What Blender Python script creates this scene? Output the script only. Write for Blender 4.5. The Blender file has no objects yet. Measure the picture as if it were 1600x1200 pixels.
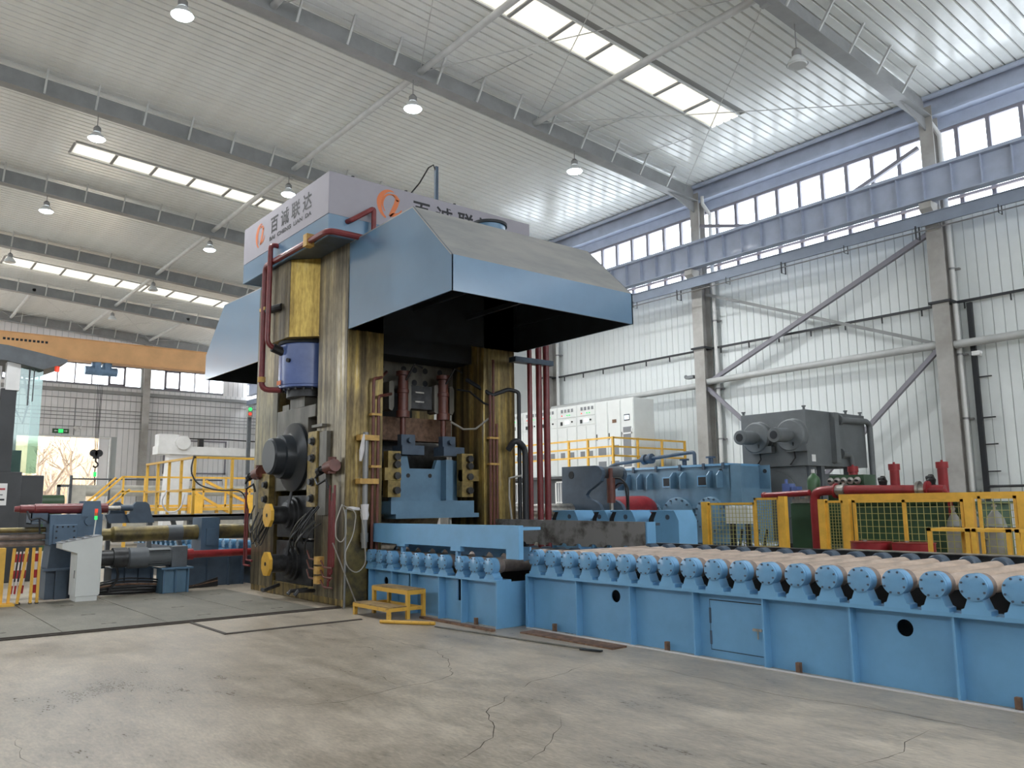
import bpy, bmesh, math, random
from mathutils import Vector, Matrix
random.seed(7)
C = bpy.context.scene
COL = C.collection
PI = math.pi

# ------------------------------------------------------------------ camera, world, exposure
def set_camera():
    yaw, pit, rol = 0.88962891, 0.14711551, -0.01050057
    f = Vector((-math.sin(yaw)*math.cos(pit), math.cos(yaw)*math.cos(pit), math.sin(pit)))
    r = Vector((math.cos(yaw), math.sin(yaw), 0)); u = r.cross(f)
    r2 = r*math.cos(rol)+u*math.sin(rol); u2 = -r*math.sin(rol)+u*math.cos(rol)
    cam = bpy.data.cameras.new('camera'); o = bpy.data.objects.new('camera', cam); COL.objects.link(o)
    cam.sensor_width = 36; cam.sensor_fit = 'HORIZONTAL'; cam.lens = 1269.68/1600*36
    cam.clip_end = 500; cam.clip_start = 0.05
    m = Matrix(((r2.x, u2.x, -f.x, 0), (r2.y, u2.y, -f.y, 0), (r2.z, u2.z, -f.z, 1.65), (0, 0, 0, 1)))
    o.matrix_world = m
    C.camera = o
set_camera()
W = bpy.data.worlds.new('sky'); C.world = W; W.use_nodes = True
bg = W.node_tree.nodes['Background']; bg.inputs[0].default_value = (0.90, 0.95, 1.0, 1); bg.inputs[1].default_value = 4.2
sun = bpy.data.objects.new('sun', bpy.data.lights.new('sun', 'SUN')); COL.objects.link(sun); sun.data.energy = 6.0; sun.data.angle = 0.02; sun.data.color = (1.0, 0.88, 0.70)
sun.rotation_euler = Vector((-0.32, 0.62, -0.80)).to_track_quat('-Z', 'Y').to_euler()
C.view_settings.view_transform = 'Standard'; C.view_settings.look = 'None'
C.view_settings.gamma = 1; C.view_settings.use_curve_mapping = False
C.view_settings.exposure = 0.55
C.cycles.max_bounces = 8; C.cycles.diffuse_bounces = 5; C.cycles.glossy_bounces = 3
C.cycles.transparent_max_bounces = 12; C.cycles.sample_clamp_indirect = 6
LAMP_W = 420.0

# ------------------------------------------------------------------ materials
def mat(name, col, rough=0.5, metal=0.0, var=0.0, scale=3.0, stretch=(1,1,1), col2=None, bump=0.0, spec=0.5, contrast=(0.35, 0.65), rvar=0.0, detail=5, emit=None):
    m = bpy.data.materials.new(name); m.use_nodes = True
    nt = m.node_tree; b = nt.nodes['Principled BSDF']
    b.inputs['Base Color'].default_value = (*col, 1); b.inputs['Roughness'].default_value = rough
    b.inputs['Metallic'].default_value = metal; b.inputs['Specular IOR Level'].default_value = spec
    if emit:
        b.inputs['Emission Color'].default_value = (*emit[0], 1); b.inputs['Emission Strength'].default_value = emit[1]
    if var or col2 or bump or rvar:
        tc = nt.nodes.new('ShaderNodeTexCoord'); mp = nt.nodes.new('ShaderNodeMapping'); mp.inputs['Scale'].default_value = stretch
        nz = nt.nodes.new('ShaderNodeTexNoise'); nz.inputs['Scale'].default_value = scale; nz.inputs['Detail'].default_value = detail
        nz.inputs['Roughness'].default_value = 0.6
        nt.links.new(tc.outputs['Object'], mp.inputs[0]); nt.links.new(mp.outputs[0], nz.inputs['Vector'])
        if col2 or var:
            rp = nt.nodes.new('ShaderNodeValToRGB'); e = rp.color_ramp.elements
            e[0].position, e[1].position = contrast
            c2 = col2 if col2 else tuple(max(0, c*(1-var)) for c in col)
            c1 = col if col2 else tuple(min(1, c*(1+var)) for c in col)
            e[0].color = (*c2, 1); e[1].color = (*c1, 1)
            nt.links.new(nz.outputs[0], rp.inputs[0]); nt.links.new(rp.outputs[0], b.inputs['Base Color'])
        if rvar:
            mr = nt.nodes.new('ShaderNodeMapRange'); mr.inputs['To Min'].default_value = max(0.05, rough-rvar); mr.inputs['To Max'].default_value = min(1, rough+rvar)
            mr.inputs['From Min'].default_value = 0.3; mr.inputs['From Max'].default_value = 0.7
            nt.links.new(nz.outputs[0], mr.inputs[0]); nt.links.new(mr.outputs[0], b.inputs['Roughness'])
        if bump:
            bp = nt.nodes.new('ShaderNodeBump'); bp.inputs['Strength'].default_value = bump; bp.inputs['Distance'].default_value = 0.02
            nt.links.new(nz.outputs[0], bp.inputs['Height']); nt.links.new(bp.outputs[0], b.inputs['Normal'])
    return m

def oily_steel(name='oiled machined steel', ramp=((0.34, (0.04, 0.03, 0.018)), (0.45, (0.17, 0.125, 0.055)), (0.53, (0.33, 0.25, 0.10)), (0.58, (0.52, 0.37, 0.11)), (0.68, (0.62, 0.57, 0.45)))):
    # rust-preservative coated machined steel: golden oil film in vertical streaks over grey-brown steel
    m = bpy.data.materials.new(name); m.use_nodes = True
    nt = m.node_tree; b = nt.nodes['Principled BSDF']
    tc = nt.nodes.new('ShaderNodeTexCoord')
    def noise(scale, st, det=5):
        mp = nt.nodes.new('ShaderNodeMapping'); mp.inputs['Scale'].default_value = st
        n = nt.nodes.new('ShaderNodeTexNoise'); n.inputs['Scale'].default_value = scale; n.inputs['Detail'].default_value = det
        nt.links.new(tc.outputs['Object'], mp.inputs[0]); nt.links.new(mp.outputs[0], n.inputs['Vector']); return n
    streak = noise(7, (1, 1, 0.05), 6); blotch = noise(1.6, (1, 1, 0.7), 6); fine = noise(30, (1, 1, 0.25), 4)
    r1 = nt.nodes.new('ShaderNodeValToRGB'); e = r1.color_ramp.elements
    e[0].position = ramp[0][0]; e[0].color = (*ramp[0][1], 1); e[1].position = ramp[-1][0]; e[1].color = (*ramp[-1][1], 1)
    for p, c in ramp[1:-1]: x = e.new(p); x.color = (*c, 1)
    mx = nt.nodes.new('ShaderNodeMix'); mx.data_type = 'FLOAT'; mx.inputs[0].default_value = 0.32
    nt.links.new(streak.outputs[0], mx.inputs[2]); nt.links.new(blotch.outputs[0], mx.inputs[3])
    nt.links.new(mx.outputs[0], r1.inputs[0])
    ml = nt.nodes.new('ShaderNodeMix'); ml.data_type = 'RGBA'; ml.blend_type = 'MULTIPLY'; ml.inputs[0].default_value = 0.5
    nt.links.new(r1.outputs[0], ml.inputs[6]); 
    r2 = nt.nodes.new('ShaderNodeValToRGB'); r2.color_ramp.elements[0].position = 0.35; r2.color_ramp.elements[0].color = (0.45, 0.4, 0.35, 1); r2.color_ramp.elements[1].position = 0.6
    nt.links.new(fine.outputs[0], r2.inputs[0]); nt.links.new(r2.outputs[0], ml.inputs[7])
    nt.links.new(ml.outputs[2], b.inputs['Base Color'])
    b.inputs['Metallic'].default_value = 0.5; b.inputs['Roughness'].default_value = 0.34
    bp = nt.nodes.new('ShaderNodeBump'); bp.inputs['Strength'].default_value = 0.15; bp.inputs['Distance'].default_value = 0.02
    nt.links.new(streak.outputs[0], bp.inputs['Height']); nt.links.new(bp.outputs[0], b.inputs['Normal'])
    return m

def concrete(name, c_lo, c_hi, r0=0.3, r1=0.62):
    m = bpy.data.materials.new(name); m.use_nodes = True
    nt = m.node_tree; b = nt.nodes['Principled BSDF']; tc = nt.nodes.new('ShaderNodeTexCoord')
    def noise(scale, det, st=(1, 1, 1)):
        mp = nt.nodes.new('ShaderNodeMapping'); mp.inputs['Scale'].default_value = st
        n = nt.nodes.new('ShaderNodeTexNoise'); n.inputs['Scale'].default_value = scale; n.inputs['Detail'].default_value = det; n.inputs['Roughness'].default_value = 0.65
        nt.links.new(tc.outputs['Object'], mp.inputs[0]); nt.links.new(mp.outputs[0], n.inputs['Vector']); return n
    big = noise(0.35, 5); mid = noise(2.2, 8, (1.0, 2.2, 1)); fine = noise(14, 8, (1, 3, 1))
    a = nt.nodes.new('ShaderNodeMix'); a.inputs[0].default_value = 0.5
    nt.links.new(big.outputs[0], a.inputs[2]); nt.links.new(mid.outputs[0], a.inputs[3])
    a2 = nt.nodes.new('ShaderNodeMix'); a2.inputs[0].default_value = 0.33
    nt.links.new(a.outputs[0], a2.inputs[2]); nt.links.new(fine.outputs[0], a2.inputs[3])
    rp = nt.nodes.new('ShaderNodeValToRGB'); e = rp.color_ramp.elements
    e[0].position = 0.41; e[0].color = (*c_lo, 1); e[1].position = 0.59; e[1].color = (*c_hi, 1)
    nt.links.new(a2.outputs[0], rp.inputs[0])
    # dark scuffs
    sc = noise(1.1, 9, (1, 4, 1)); rs = nt.nodes.new('ShaderNodeValToRGB'); rs.color_ramp.elements[0].position = 0.24; rs.color_ramp.elements[0].color = (0.35, 0.33, 0.3, 1); rs.color_ramp.elements[1].position = 0.36
    nt.links.new(sc.outputs[0], rs.inputs[0])
    ml = nt.nodes.new('ShaderNodeMix'); ml.data_type = 'RGBA'; ml.blend_type = 'MULTIPLY'; ml.inputs[0].default_value = 0.5
    nt.links.new(rp.outputs[0], ml.inputs[6]); nt.links.new(rs.outputs[0], ml.inputs[7]); nt.links.new(ml.outputs[2], b.inputs['Base Color'])
    mr = nt.nodes.new('ShaderNodeMapRange'); mr.inputs['From Min'].default_value = 0.35; mr.inputs['From Max'].default_value = 0.65
    mr.inputs['To Min'].default_value = r0; mr.inputs['To Max'].default_value = r1
    nt.links.new(a2.outputs[0], mr.inputs[0]); nt.links.new(mr.outputs[0], b.inputs['Roughness'])
    bp = nt.nodes.new('ShaderNodeBump'); bp.inputs['Strength'].default_value = 0.3; bp.inputs['Distance'].default_value = 0.01
    nt.links.new(fine.outputs[0], bp.inputs['Height']); nt.links.new(bp.outputs[0], b.inputs['Normal'])
    return m

M = dict(
    floor=concrete('polished concrete', (0.235, 0.197, 0.15), (0.52, 0.45, 0.36), 0.22, 0.55),
    plate=concrete('worn floor plate', (0.075, 0.07, 0.054), (0.24, 0.222, 0.182), 0.4, 0.7),
    blue=mat('hood blue paint', (0.085, 0.18, 0.29), 0.32, var=0.06, scale=1.6, rvar=0.04),
    tblue=mat('roller table blue enamel', (0.155, 0.365, 0.59), 0.42, var=0.07, scale=2.2, rvar=0.06),
    blue2=mat('machine blue paint', (0.115, 0.215, 0.31), 0.42, var=0.12, scale=2.5),
    blue3=mat('slate blue machine paint', (0.075, 0.13, 0.20), 0.42, var=0.12, scale=2.5),
    room=mat('charcoal room wall', (0.045, 0.048, 0.052), 0.6, var=0.15, scale=1.5),
    navy=mat('dark grey-blue paint', (0.055, 0.085, 0.125), 0.45, var=0.2, scale=3),
    capblue=mat('light blue cap paint', (0.16, 0.355, 0.575), 0.24, var=0.06, scale=6),
    dust=mat('dusty top of blue plate', (0.36, 0.355, 0.34), 0.7, col2=(0.25, 0.262, 0.265), scale=2.0, stretch=(1, 0.35, 1), contrast=(0.3, 0.6)),
    hoodin=mat('near-black soot and recess shade', (0.012, 0.016, 0.022), 0.6, var=0.3),  # soot-black hood inside; elsewhere it puts the shade of recesses into the colour
    hydblue=mat('royal blue cylinder paint', (0.10, 0.15, 0.36), 0.25, var=0.12, scale=2.5),
    gold=oily_steel(),
    goldnose=oily_steel('yellower oiled steel with painted sheen', ((0.30, (0.16, 0.11, 0.035)), (0.42, (0.42, 0.29, 0.07)), (0.55, (0.60, 0.43, 0.11)), (0.70, (0.74, 0.62, 0.30)))),  # yellower oil film, with the chamfer's caught light put into the colour
    greysteel=oily_steel('machined steel with painted grey sheen', ((0.32, (0.035, 0.03, 0.022)), (0.44, (0.12, 0.10, 0.065)), (0.53, (0.23, 0.195, 0.125)), (0.60, (0.34, 0.28, 0.155)), (0.70, (0.58, 0.56, 0.50)))),  # grey reflection on the operator-side faces is put into this colour
    brass=mat('yellowish liner plate', (0.34, 0.25, 0.08), 0.45, metal=0.3, col2=(0.14, 0.10, 0.04), scale=7),
    chock=mat('grey oiled chock steel', (0.19, 0.18, 0.155), 0.45, metal=0.3, col2=(0.09, 0.085, 0.07), scale=3, stretch=(1, 1, .3)),
    steel=mat('bare ground steel', (0.38, 0.36, 0.33), 0.32, metal=0.8, var=0.3, scale=8),
    dsteel=mat('dark oily steel', (0.035, 0.036, 0.038), 0.4, metal=0.2, var=0.5, scale=6),
    black=mat('black rubber hose', (0.012, 0.012, 0.013), 0.5),
    charcoal=mat('charcoal painted cover', (0.022, 0.027, 0.033), 0.33, var=0.2),
    motor=mat('grey-black motor paint', (0.125, 0.137, 0.143), 0.5, var=0.12, scale=2),
    motorlt=mat('slate grey paint', (0.09, 0.10, 0.11), 0.5, var=0.15, scale=4),
    red=mat('oxide red pipe paint', (0.17, 0.028, 0.03), 0.38, var=0.15, scale=8),
    redbr=mat('bright red pipe paint', (0.24, 0.020, 0.024), 0.32, var=0.15, scale=6),
    redbrown=mat('red-brown cylinder paint', (0.13, 0.042, 0.03), 0.42, var=0.2, scale=7),
    yellow=mat('safety yellow paint', (0.74, 0.42, 0.055), 0.45, var=0.1, scale=6),
    yellowd=mat('worn yellow paint', (0.62, 0.36, 0.05), 0.55, col2=(0.25, 0.14, 0.05), scale=9, contrast=(0.25, 0.42)),
    tread=mat('grimy step tread', (0.40, 0.27, 0.10), 0.6, col2=(0.16, 0.10, 0.05), scale=6),
    ochre=mat('ochre bracket paint', (0.50, 0.30, 0.08), 0.5, var=0.2, scale=9),
    sign=mat('lavender white sign panel', (0.31, 0.295, 0.33), 0.5, var=0.03),
    ink=mat('black sign lettering', (0.012, 0.012, 0.016), 0.4),
    orange=mat('orange emblem', (0.62, 0.17, 0.055), 0.4),
    wall=mat('white-grey wall cladding', (0.70, 0.735, 0.725), 0.36, var=0.05, scale=0.8),
    wallb=mat('shadow gap backing', (0.42, 0.45, 0.45), 0.6),
    wallr=mat('light grey rear cladding', (0.74, 0.73, 0.73), 0.5, var=0.04, scale=0.7),
    roof=mat('glossy liner sheet', (0.72, 0.74, 0.72), 0.17, var=0.05, scale=1.5, spec=0.6),
    roofb=mat('roof joint backing', (0.26, 0.265, 0.26), 0.6),
    rafter=mat('grey primed steel', (0.25, 0.255, 0.255), 0.55, var=0.12, scale=1.5),
    tube=mat('pale grey steel tube', (0.46, 0.47, 0.46), 0.5, var=0.1, scale=2),
    column=mat('light grey column paint', (0.44, 0.43, 0.41), 0.6, col2=(0.30, 0.285, 0.26), scale=1.2),
    cbeam=mat('blue-grey beam paint with window glare', (0.40, 0.45, 0.56), 0.5, var=0.08, scale=2),  # lens glare around the windows is put into this lighter, bluish colour
    channel=mat('dull blue-grey channel paint', (0.24, 0.28, 0.35), 0.55, var=0.08, scale=2),
    roller_d=mat('dark brown roller', (0.22, 0.17, 0.14), 0.42, metal=0.3, col2=(0.10, 0.08, 0.065), scale=6),  # darker brown than the tan rollers
    frame=mat('window frame grey', (0.22, 0.21, 0.24), 0.5),
    rail=mat('pinkish primed rail', (0.40, 0.33, 0.32), 0.6, var=0.1),
    wpipe=mat('white plastic pipe', (0.66, 0.66, 0.64), 0.4),
    tray=mat('black cable tray', (0.02, 0.022, 0.026), 0.5),
    crane=mat('orange crane paint', (0.74, 0.43, 0.20), 0.45, var=0.08, scale=1.2),
    hoist=mat('blue hoist paint', (0.16, 0.26, 0.40), 0.4, var=0.2),
    cabinet=mat('pale grey cabinet enamel', (0.66, 0.68, 0.66), 0.4, var=0.03),
    white=mat('white paint', (0.72, 0.72, 0.71), 0.45, var=0.05),
    cream=mat('cream machine paint', (0.62, 0.60, 0.53), 0.5, var=0.1),
    vent=mat('grey vent mesh', (0.20, 0.21, 0.22), 0.6),
    screen=mat('lit panel screen', (0.5, 0.55, 0.6), 0.3, emit=((0.8, 0.9, 1.0), 0.5)),
    green=mat('dark green tank paint', (0.030, 0.075, 0.035), 0.42, var=0.15, scale=2),
    greenlt=mat('green lamp', (0.03, 0.45, 0.12), 0.3, emit=((0.05, 0.9, 0.2), 0.6)),
    redlamp=mat('red lamp', (0.75, 0.06, 0.03), 0.3, emit=((1, 0.1, 0.05), 0.35)),
    gas=mat('grey gas cylinder paint', (0.26, 0.265, 0.25), 0.45, var=0.12, scale=5),
    gasgreen=mat('green gas cylinder paint', (0.05, 0.12, 0.05), 0.4, var=0.12, scale=5),
    wire=mat('greenish yellow mesh wire', (0.38, 0.36, 0.12), 0.5),
    roller=mat('tan rusty roller', (0.66, 0.52, 0.42), 0.36, metal=0.2, col2=(0.40, 0.30, 0.23), scale=6, stretch=(2, 0.5, 2), rvar=0.1),
    hub=mat('brown bearing housing', (0.20, 0.155, 0.13), 0.5, var=0.3, scale=9),
    rust=mat('rusty brown steel', (0.16, 0.09, 0.055), 0.7, var=0.4, scale=10),
    scale=mat('grey plate with dark grime', (0.24, 0.23, 0.22), 0.55, col2=(0.07, 0.06, 0.05), scale=2.6, contrast=(0.38, 0.52), detail=8),
    ochrebar=mat('olive oxidised bar', (0.22, 0.17, 0.06), 0.45, metal=0.4, col2=(0.07, 0.06, 0.04), scale=4),
    cable=mat('grey hose', (0.33, 0.31, 0.27), 0.5),
    rag=mat('white rag', (0.62, 0.60, 0.60), 0.8),
    sill=mat('dark brown edge angle', (0.05, 0.038, 0.03), 0.6),
    stripe_r=mat('red barrier band', (0.38, 0.03, 0.04), 0.4), stripe_w=mat('white barrier band', (0.75, 0.72, 0.72), 0.4),
    lens=mat('lit lamp lens', (0.9, 0.95, 1), 0.3, emit=((0.88, 0.96, 1.0), 14.0)),
    lensoff=mat('unlit lamp lens', (0.5, 0.52, 0.52), 0.3),
    lampgrey=mat('grey lamp housing', (0.25, 0.25, 0.25), 0.4, metal=0.4),
    reflector=mat('pale lamp reflector', (0.62, 0.64, 0.64), 0.35),
    bark=mat('bare tree bark', (0.24, 0.185, 0.14), 0.8, var=0.2),
    yard=mat('pale sunlit yard', (0.33, 0.28, 0.22), 0.9, var=0.1, scale=0.4),
    straw=mat('dry straw thicket', (0.36, 0.275, 0.18), 0.9, col2=(0.27, 0.195, 0.12), scale=0.5),
    crackm=mat('dark floor crack', (0.10, 0.085, 0.07), 0.8),
)
def glassmat(name, tint, alpha):
    m = bpy.data.materials.new(name); m.use_nodes = True; nt = m.node_tree
    for n in list(nt.nodes): nt.nodes.remove(n)
    o = nt.nodes.new('ShaderNodeOutputMaterial'); t = nt.nodes.new('ShaderNodeBsdfTransparent'); t.inputs[0].default_value = (*tint, 1)
    g = nt.nodes.new('ShaderNodeBsdfGlossy'); g.inputs['Roughness'].default_value = 0.05; g.inputs[0].default_value = (0.8, 0.85, 0.85, 1)
    x = nt.nodes.new('ShaderNodeMixShader'); x.inputs[0].default_value = alpha
    nt.links.new(t.outputs[0], x.inputs[1]); nt.links.new(g.outputs[0], x.inputs[2]); nt.links.new(x.outputs[0], o.inputs[0]); return m
cb_ = M['blue'].node_tree.nodes['Principled BSDF']; cb_.inputs['Coat Weight'].default_value = 0.7; cb_.inputs['Coat Roughness'].default_value = 0.16; cb_.inputs['Coat IOR'].default_value = 1.7
M['glass'] = glassmat('window glass', (0.96, 0.98, 1.0), 0.06)
M['cabglass'] = glassmat('greenish cab glass', (0.66, 0.78, 0.76), 0.07)
def skypane():
    m = bpy.data.materials.new('translucent skylight sheet'); m.use_nodes = True; nt = m.node_tree
    for n in list(nt.nodes): nt.nodes.remove(n)
    o = nt.nodes.new('ShaderNodeOutputMaterial'); t = nt.nodes.new('ShaderNodeBsdfTranslucent'); t.inputs[0].default_value = (0.50, 0.485, 0.45, 1)
    d = nt.nodes.new('ShaderNodeBsdfDiffuse'); d.inputs[0].default_value = (0.6, 0.58, 0.52, 1)
    x = nt.nodes.new('ShaderNodeMixShader'); x.inputs[0].default_value = 0.15
    nt.links.new(t.outputs[0], x.inputs[1]); nt.links.new(d.outputs[0], x.inputs[2]); nt.links.new(x.outputs[0], o.inputs[0]); return m
M['skypane'] = skypane()

# ------------------------------------------------------------------ mesh builder
class MB:
    def __init__(s): s.v = []; s.f = []
    def add(s, vs, fs):
        n = len(s.v); s.v += [tuple(p) for p in vs]; s.f += [tuple(i+n for i in f) for f in fs]; return s
    def box(s, x0, x1, y0, y1, z0, z1):
        return s.add([(x0,y0,z0),(x1,y0,z0),(x1,y1,z0),(x0,y1,z0),(x0,y0,z1),(x1,y0,z1),(x1,y1,z1),(x0,y1,z1)],
                     [(0,3,2,1),(4,5,6,7),(0,1,5,4),(1,2,6,5),(2,3,7,6),(3,0,4,7)])
    def beam(s, p, q, w, h, up=(0,0,1)):
        p, q = Vector(p), Vector(q); d = (q-p).normalized(); up = Vector(up)
        if abs(d.dot(up)) > 0.99: up = Vector((1,0,0))
        a = d.cross(up).normalized(); b = a.cross(d)
        vs = [c + a*(i*w/2) + b*(j*h/2) for c in (p, q) for i, j in ((-1,-1),(1,-1),(1,1),(-1,1))]
        return s.add(vs, [(3,2,1,0),(4,5,6,7),(0,1,5,4),(1,2,6,5),(2,3,7,6),(3,0,4,7)])
    def cyl(s, p, q, r, n=16, r2=None, cap=True):
        return s.lathe([(0, r), (1, r if r2 is None else r2)], p, q, n, cap)
    def lathe(s, prof, p, q, n=20, cap=True):   # prof: (t along p->q as fraction, radius)
        p, q = Vector(p), Vector(q); d = (q-p); L = d.normalized()
        up = Vector((0,0,1)) if abs(L.z) < 0.9 else Vector((1,0,0))
        a = L.cross(up).normalized(); b = a.cross(L)
        vs = []; fs = []
        for t, r in prof:
            c = p + d*t
            vs += [c + a*(r*math.cos(2*PI*k/n)) + b*(r*math.sin(2*PI*k/n)) for k in range(n)]
        for i in range(len(prof)-1):
            for k in range(n):
                k2 = (k+1) % n
                fs.append((i*n+k, i*n+k2, (i+1)*n+k2, (i+1)*n+k))
        if cap:
            fs.append(tuple(reversed(range(n)))); fs.append(tuple((len(prof)-1)*n+k for k in range(n)))
        return s.add(vs, [tuple(reversed(f)) for f in fs])
    def tube(s, pts, r, n=8, bend=0.0):
        P = [Vector(p) for p in pts]
        if bend:
            Q = [P[0]]
            for i in range(1, len(P)-1):
                a, c = (P[i-1]-P[i]), (P[i+1]-P[i]); k = min(bend, a.length*.45, c.length*.45)
                A, B = P[i]+a.normalized()*k, P[i]+c.normalized()*k
                for t in (0, .25, .5, .75, 1): Q.append(A*(1-t)**2 + P[i]*(2*t*(1-t)) + B*t*t)
            Q.append(P[-1]); P = Q
        vs = []; fs = []; prev = None
        for i, p in enumerate(P):
            d = (P[min(i+1, len(P)-1)] - P[max(i-1, 0)]).normalized()
            if prev is None:
                up = Vector((0,0,1)) if abs(d.z) < 0.9 else Vector((1,0,0)); a = d.cross(up).normalized()
            else:
                a = (prev - d*prev.dot(d)).normalized()
            b = d.cross(a); prev = a
            vs += [p + a*(r*math.cos(2*PI*k/n)) + b*(r*math.sin(2*PI*k/n)) for k in range(n)]
        for i in range(len(P)-1):
            for k in range(n): fs.append((i*n+k, i*n+(k+1) % n, (i+1)*n+(k+1) % n, (i+1)*n+k))
        fs.append(tuple(reversed(range(n)))); fs.append(tuple((len(P)-1)*n+k for k in range(n)))
        return s.add(vs, fs)
    def prism(s, poly, axis, lo, hi):
        def P(a, b, t): return {'x': (t, a, b), 'y': (a, t, b), 'z': (a, b, t)}[axis]
        n = len(poly); vs = [P(a, b, lo) for a, b in poly] + [P(a, b, hi) for a, b in poly]
        fs = [tuple(range(n)), tuple(reversed(range(n, 2*n)))] + [(i, (i+1) % n, (i+1) % n+n, i+n) for i in range(n)]
        fl = [tuple(reversed(f)) for f in fs]
        ar = sum(poly[i][0]*poly[(i+1) % n][1]-poly[(i+1) % n][0]*poly[i][1] for i in range(n))
        flip = (ar > 0) != (axis == 'y')
        return s.add(vs, fl if flip else fs)
    def holed(s, x0, x1, z0, z1, y0, y1, cx, cz, r, n=20):   # plate in the xz plane with a round hole
        ang = [2*PI*k/n for k in range(n)]; c = []; o = []
        for a in ang:
            dx, dz = math.cos(a), math.sin(a); c.append((cx+r*dx, cz+r*dz))
            t = min(((x1-cx)/dx if dx > 1e-6 else (x0-cx)/dx if dx < -1e-6 else 1e9), ((z1-cz)/dz if dz > 1e-6 else (z0-cz)/dz if dz < -1e-6 else 1e9))
            o.append((cx+dx*t, cz+dz*t))
        for y, rev in ((y0, False), (y1, True)):
            vs = [(a, y, b) for a, b in c]+[(a, y, b) for a, b in o]
            fs = [(k, (k+1) % n, (k+1) % n+n, k+n) for k in range(n)]
            s.add(vs, fs if not rev else [tuple(reversed(f)) for f in fs])
            for X, Z in ((x0, z0), (x1, z0), (x1, z1), (x0, z1)):   # corner fill
                a = math.atan2(Z-cz, X-cx) % (2*PI); k = int(a/(2*PI)*n) % n; k2 = (k+1) % n
                s.add([(o[k][0], y, o[k][1]), (X, y, Z), (o[k2][0], y, o[k2][1])], [(0, 1, 2)])
        s.add([(a, y0, b) for a, b in c]+[(a, y1, b) for a, b in c], [(k, k+n, (k+1) % n+n, (k+1) % n) for k in range(n)])
        s.add([(x0, y0, z0), (x1, y0, z0), (x1, y0, z1), (x0, y0, z1), (x0, y1, z0), (x1, y1, z0), (x1, y1, z1), (x0, y1, z1)], [(0, 4, 5, 1), (1, 5, 6, 2), (2, 6, 7, 3), (3, 7, 4, 0)])
        return s
    def mesh(s, name, off=(0,0,0), smooth=True):
        me = bpy.data.meshes.new(name)
        me.from_pydata([(p[0]-off[0], p[1]-off[1], p[2]-off[2]) for p in s.v], [], s.f); me.update()
        bm = bmesh.new(); bm.from_mesh(me); bmesh.ops.recalc_face_normals(bm, faces=bm.faces); bm.to_mesh(me); bm.free()
        if smooth:
            me.shade_smooth(); me.set_sharp_from_angle(angle=math.radians(32))
        return me
    def bounds(s):
        xs, ys, zs = zip(*s.v); return min(xs), max(xs), min(ys), max(ys), min(zs), max(zs)

def wloc(o):
    v = Vector((0,0,0))
    while o is not None: v += o.location; o = o.parent
    return v
def obj(name, mb, m, parent=None, kind=None, bevel=0):
    """link a builder as ONE mesh object; builder coordinates are metres in the hall"""
    if parent is None:
        a, b, c, d, e, f = mb.bounds(); off = Vector(((a+b)/2, (c+d)/2, e))
    else: off = wloc(parent)
    o = bpy.data.objects.new(name, mb.mesh(name, off)); COL.objects.link(o)
    o.data.materials.append(M[m] if isinstance(m, str) else m)
    if parent is None: o.location = off
    else: o.parent = parent
    if kind: o['kind'] = kind
    if bevel:
        b = o.modifiers.new('bevel', 'BEVEL'); b.width = bevel; b.segments = 2; b.limit_method = 'ANGLE'
    return o
def tag(o, label, cat, group=None):
    o['label'] = label; o['category'] = cat
    if group: o['group'] = group
    return o
def thing(name, label, cat, loc, group=None):
    o = bpy.data.objects.new(name, None); COL.objects.link(o); o.location = loc; o.empty_display_size = 0.2
    return tag(o, label, cat, group)
def struct(name, mb, m, parent=None): return obj(name, mb, m, parent, kind='structure')
def inst(name, me, loc, parent, rot=None):   # a piece sharing mesh data; loc in hall metres
    o = bpy.data.objects.new(name, me); COL.objects.link(o); o.parent = parent
    o.location = Vector(loc)-wloc(parent)
    if rot: o.rotation_euler = rot
    return o
def meshof(name, mb, m):
    me = mb.mesh(name); me.materials.append(M[m]); return me
def dup(root, loc, label=None, group=None):
    r = root.copy(); COL.objects.link(r); r.location = loc
    if label: r['label'] = label
    if group: r['group'] = group
    for ch in list(root.children):
        c = ch.copy(); COL.objects.link(c); c.parent = r
        for g in list(ch.children):
            d = g.copy(); COL.objects.link(d); d.parent = c
    return r

# ================================================================== THE SETTING
S = 0.062                                     # roof slope, rising away from the right wall
def roof_z(y): return 12.05 + S*(20.83-y)
def flange_z(y): return 11.52 + S*(20.0-y)
XR = [-1.35-7.5*i for i in range(8)]          # frame lines of the hall
XE, XF, YL = -54.2, 9.0, -15.0                # end wall, front opening, left edge
YW = 21.3                                     # right wall face

floor = struct('floor', MB().box(-56, XF+3, YL, 22, -0.2, 0.0), 'floor')
# cover plates over the pit in front of the mill, with lifting slots and an edge angle
for i, (y0, y1) in enumerate(((-3.2, -1.8), (-1.79, -0.4), (-0.39, 1.0), (1.01, 2.385), (2.4, 3.745), (3.76, 5.1), (5.115, 6.1))):
    pl = obj('floor_plate', MB().box(-16.9, -12.5, y0, y1, -0.01, 0.012), 'plate', floor)
    if y1 > 0.5:
        for fx in (-16.0, -14.4, -13.1):
            m = MB()
            for d in (-0.07, 0.07): m.cyl((fx, (y0+y1)/2+d, 0.0115), (fx, (y0+y1)/2+d, 0.0135), 0.035, 10)
            m.box(fx-0.012, fx+0.012, (y0+y1)/2-0.06, (y0+y1)/2+0.06, 0.0115, 0.0132)
            obj('lifting_slot', m, 'sill', pl)
struct('trim_1', MB().box(-12.5, -12.40, -4, 6.42, -0.01, 0.02).box(-12.46, -12.44, -4, 6.42, 0.0, 0.035), 'sill')
obj('floor_plate', MB().box(-12.38, -10.98, 4.05, 6.05, -0.01, 0.004), 'floor', floor)
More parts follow.
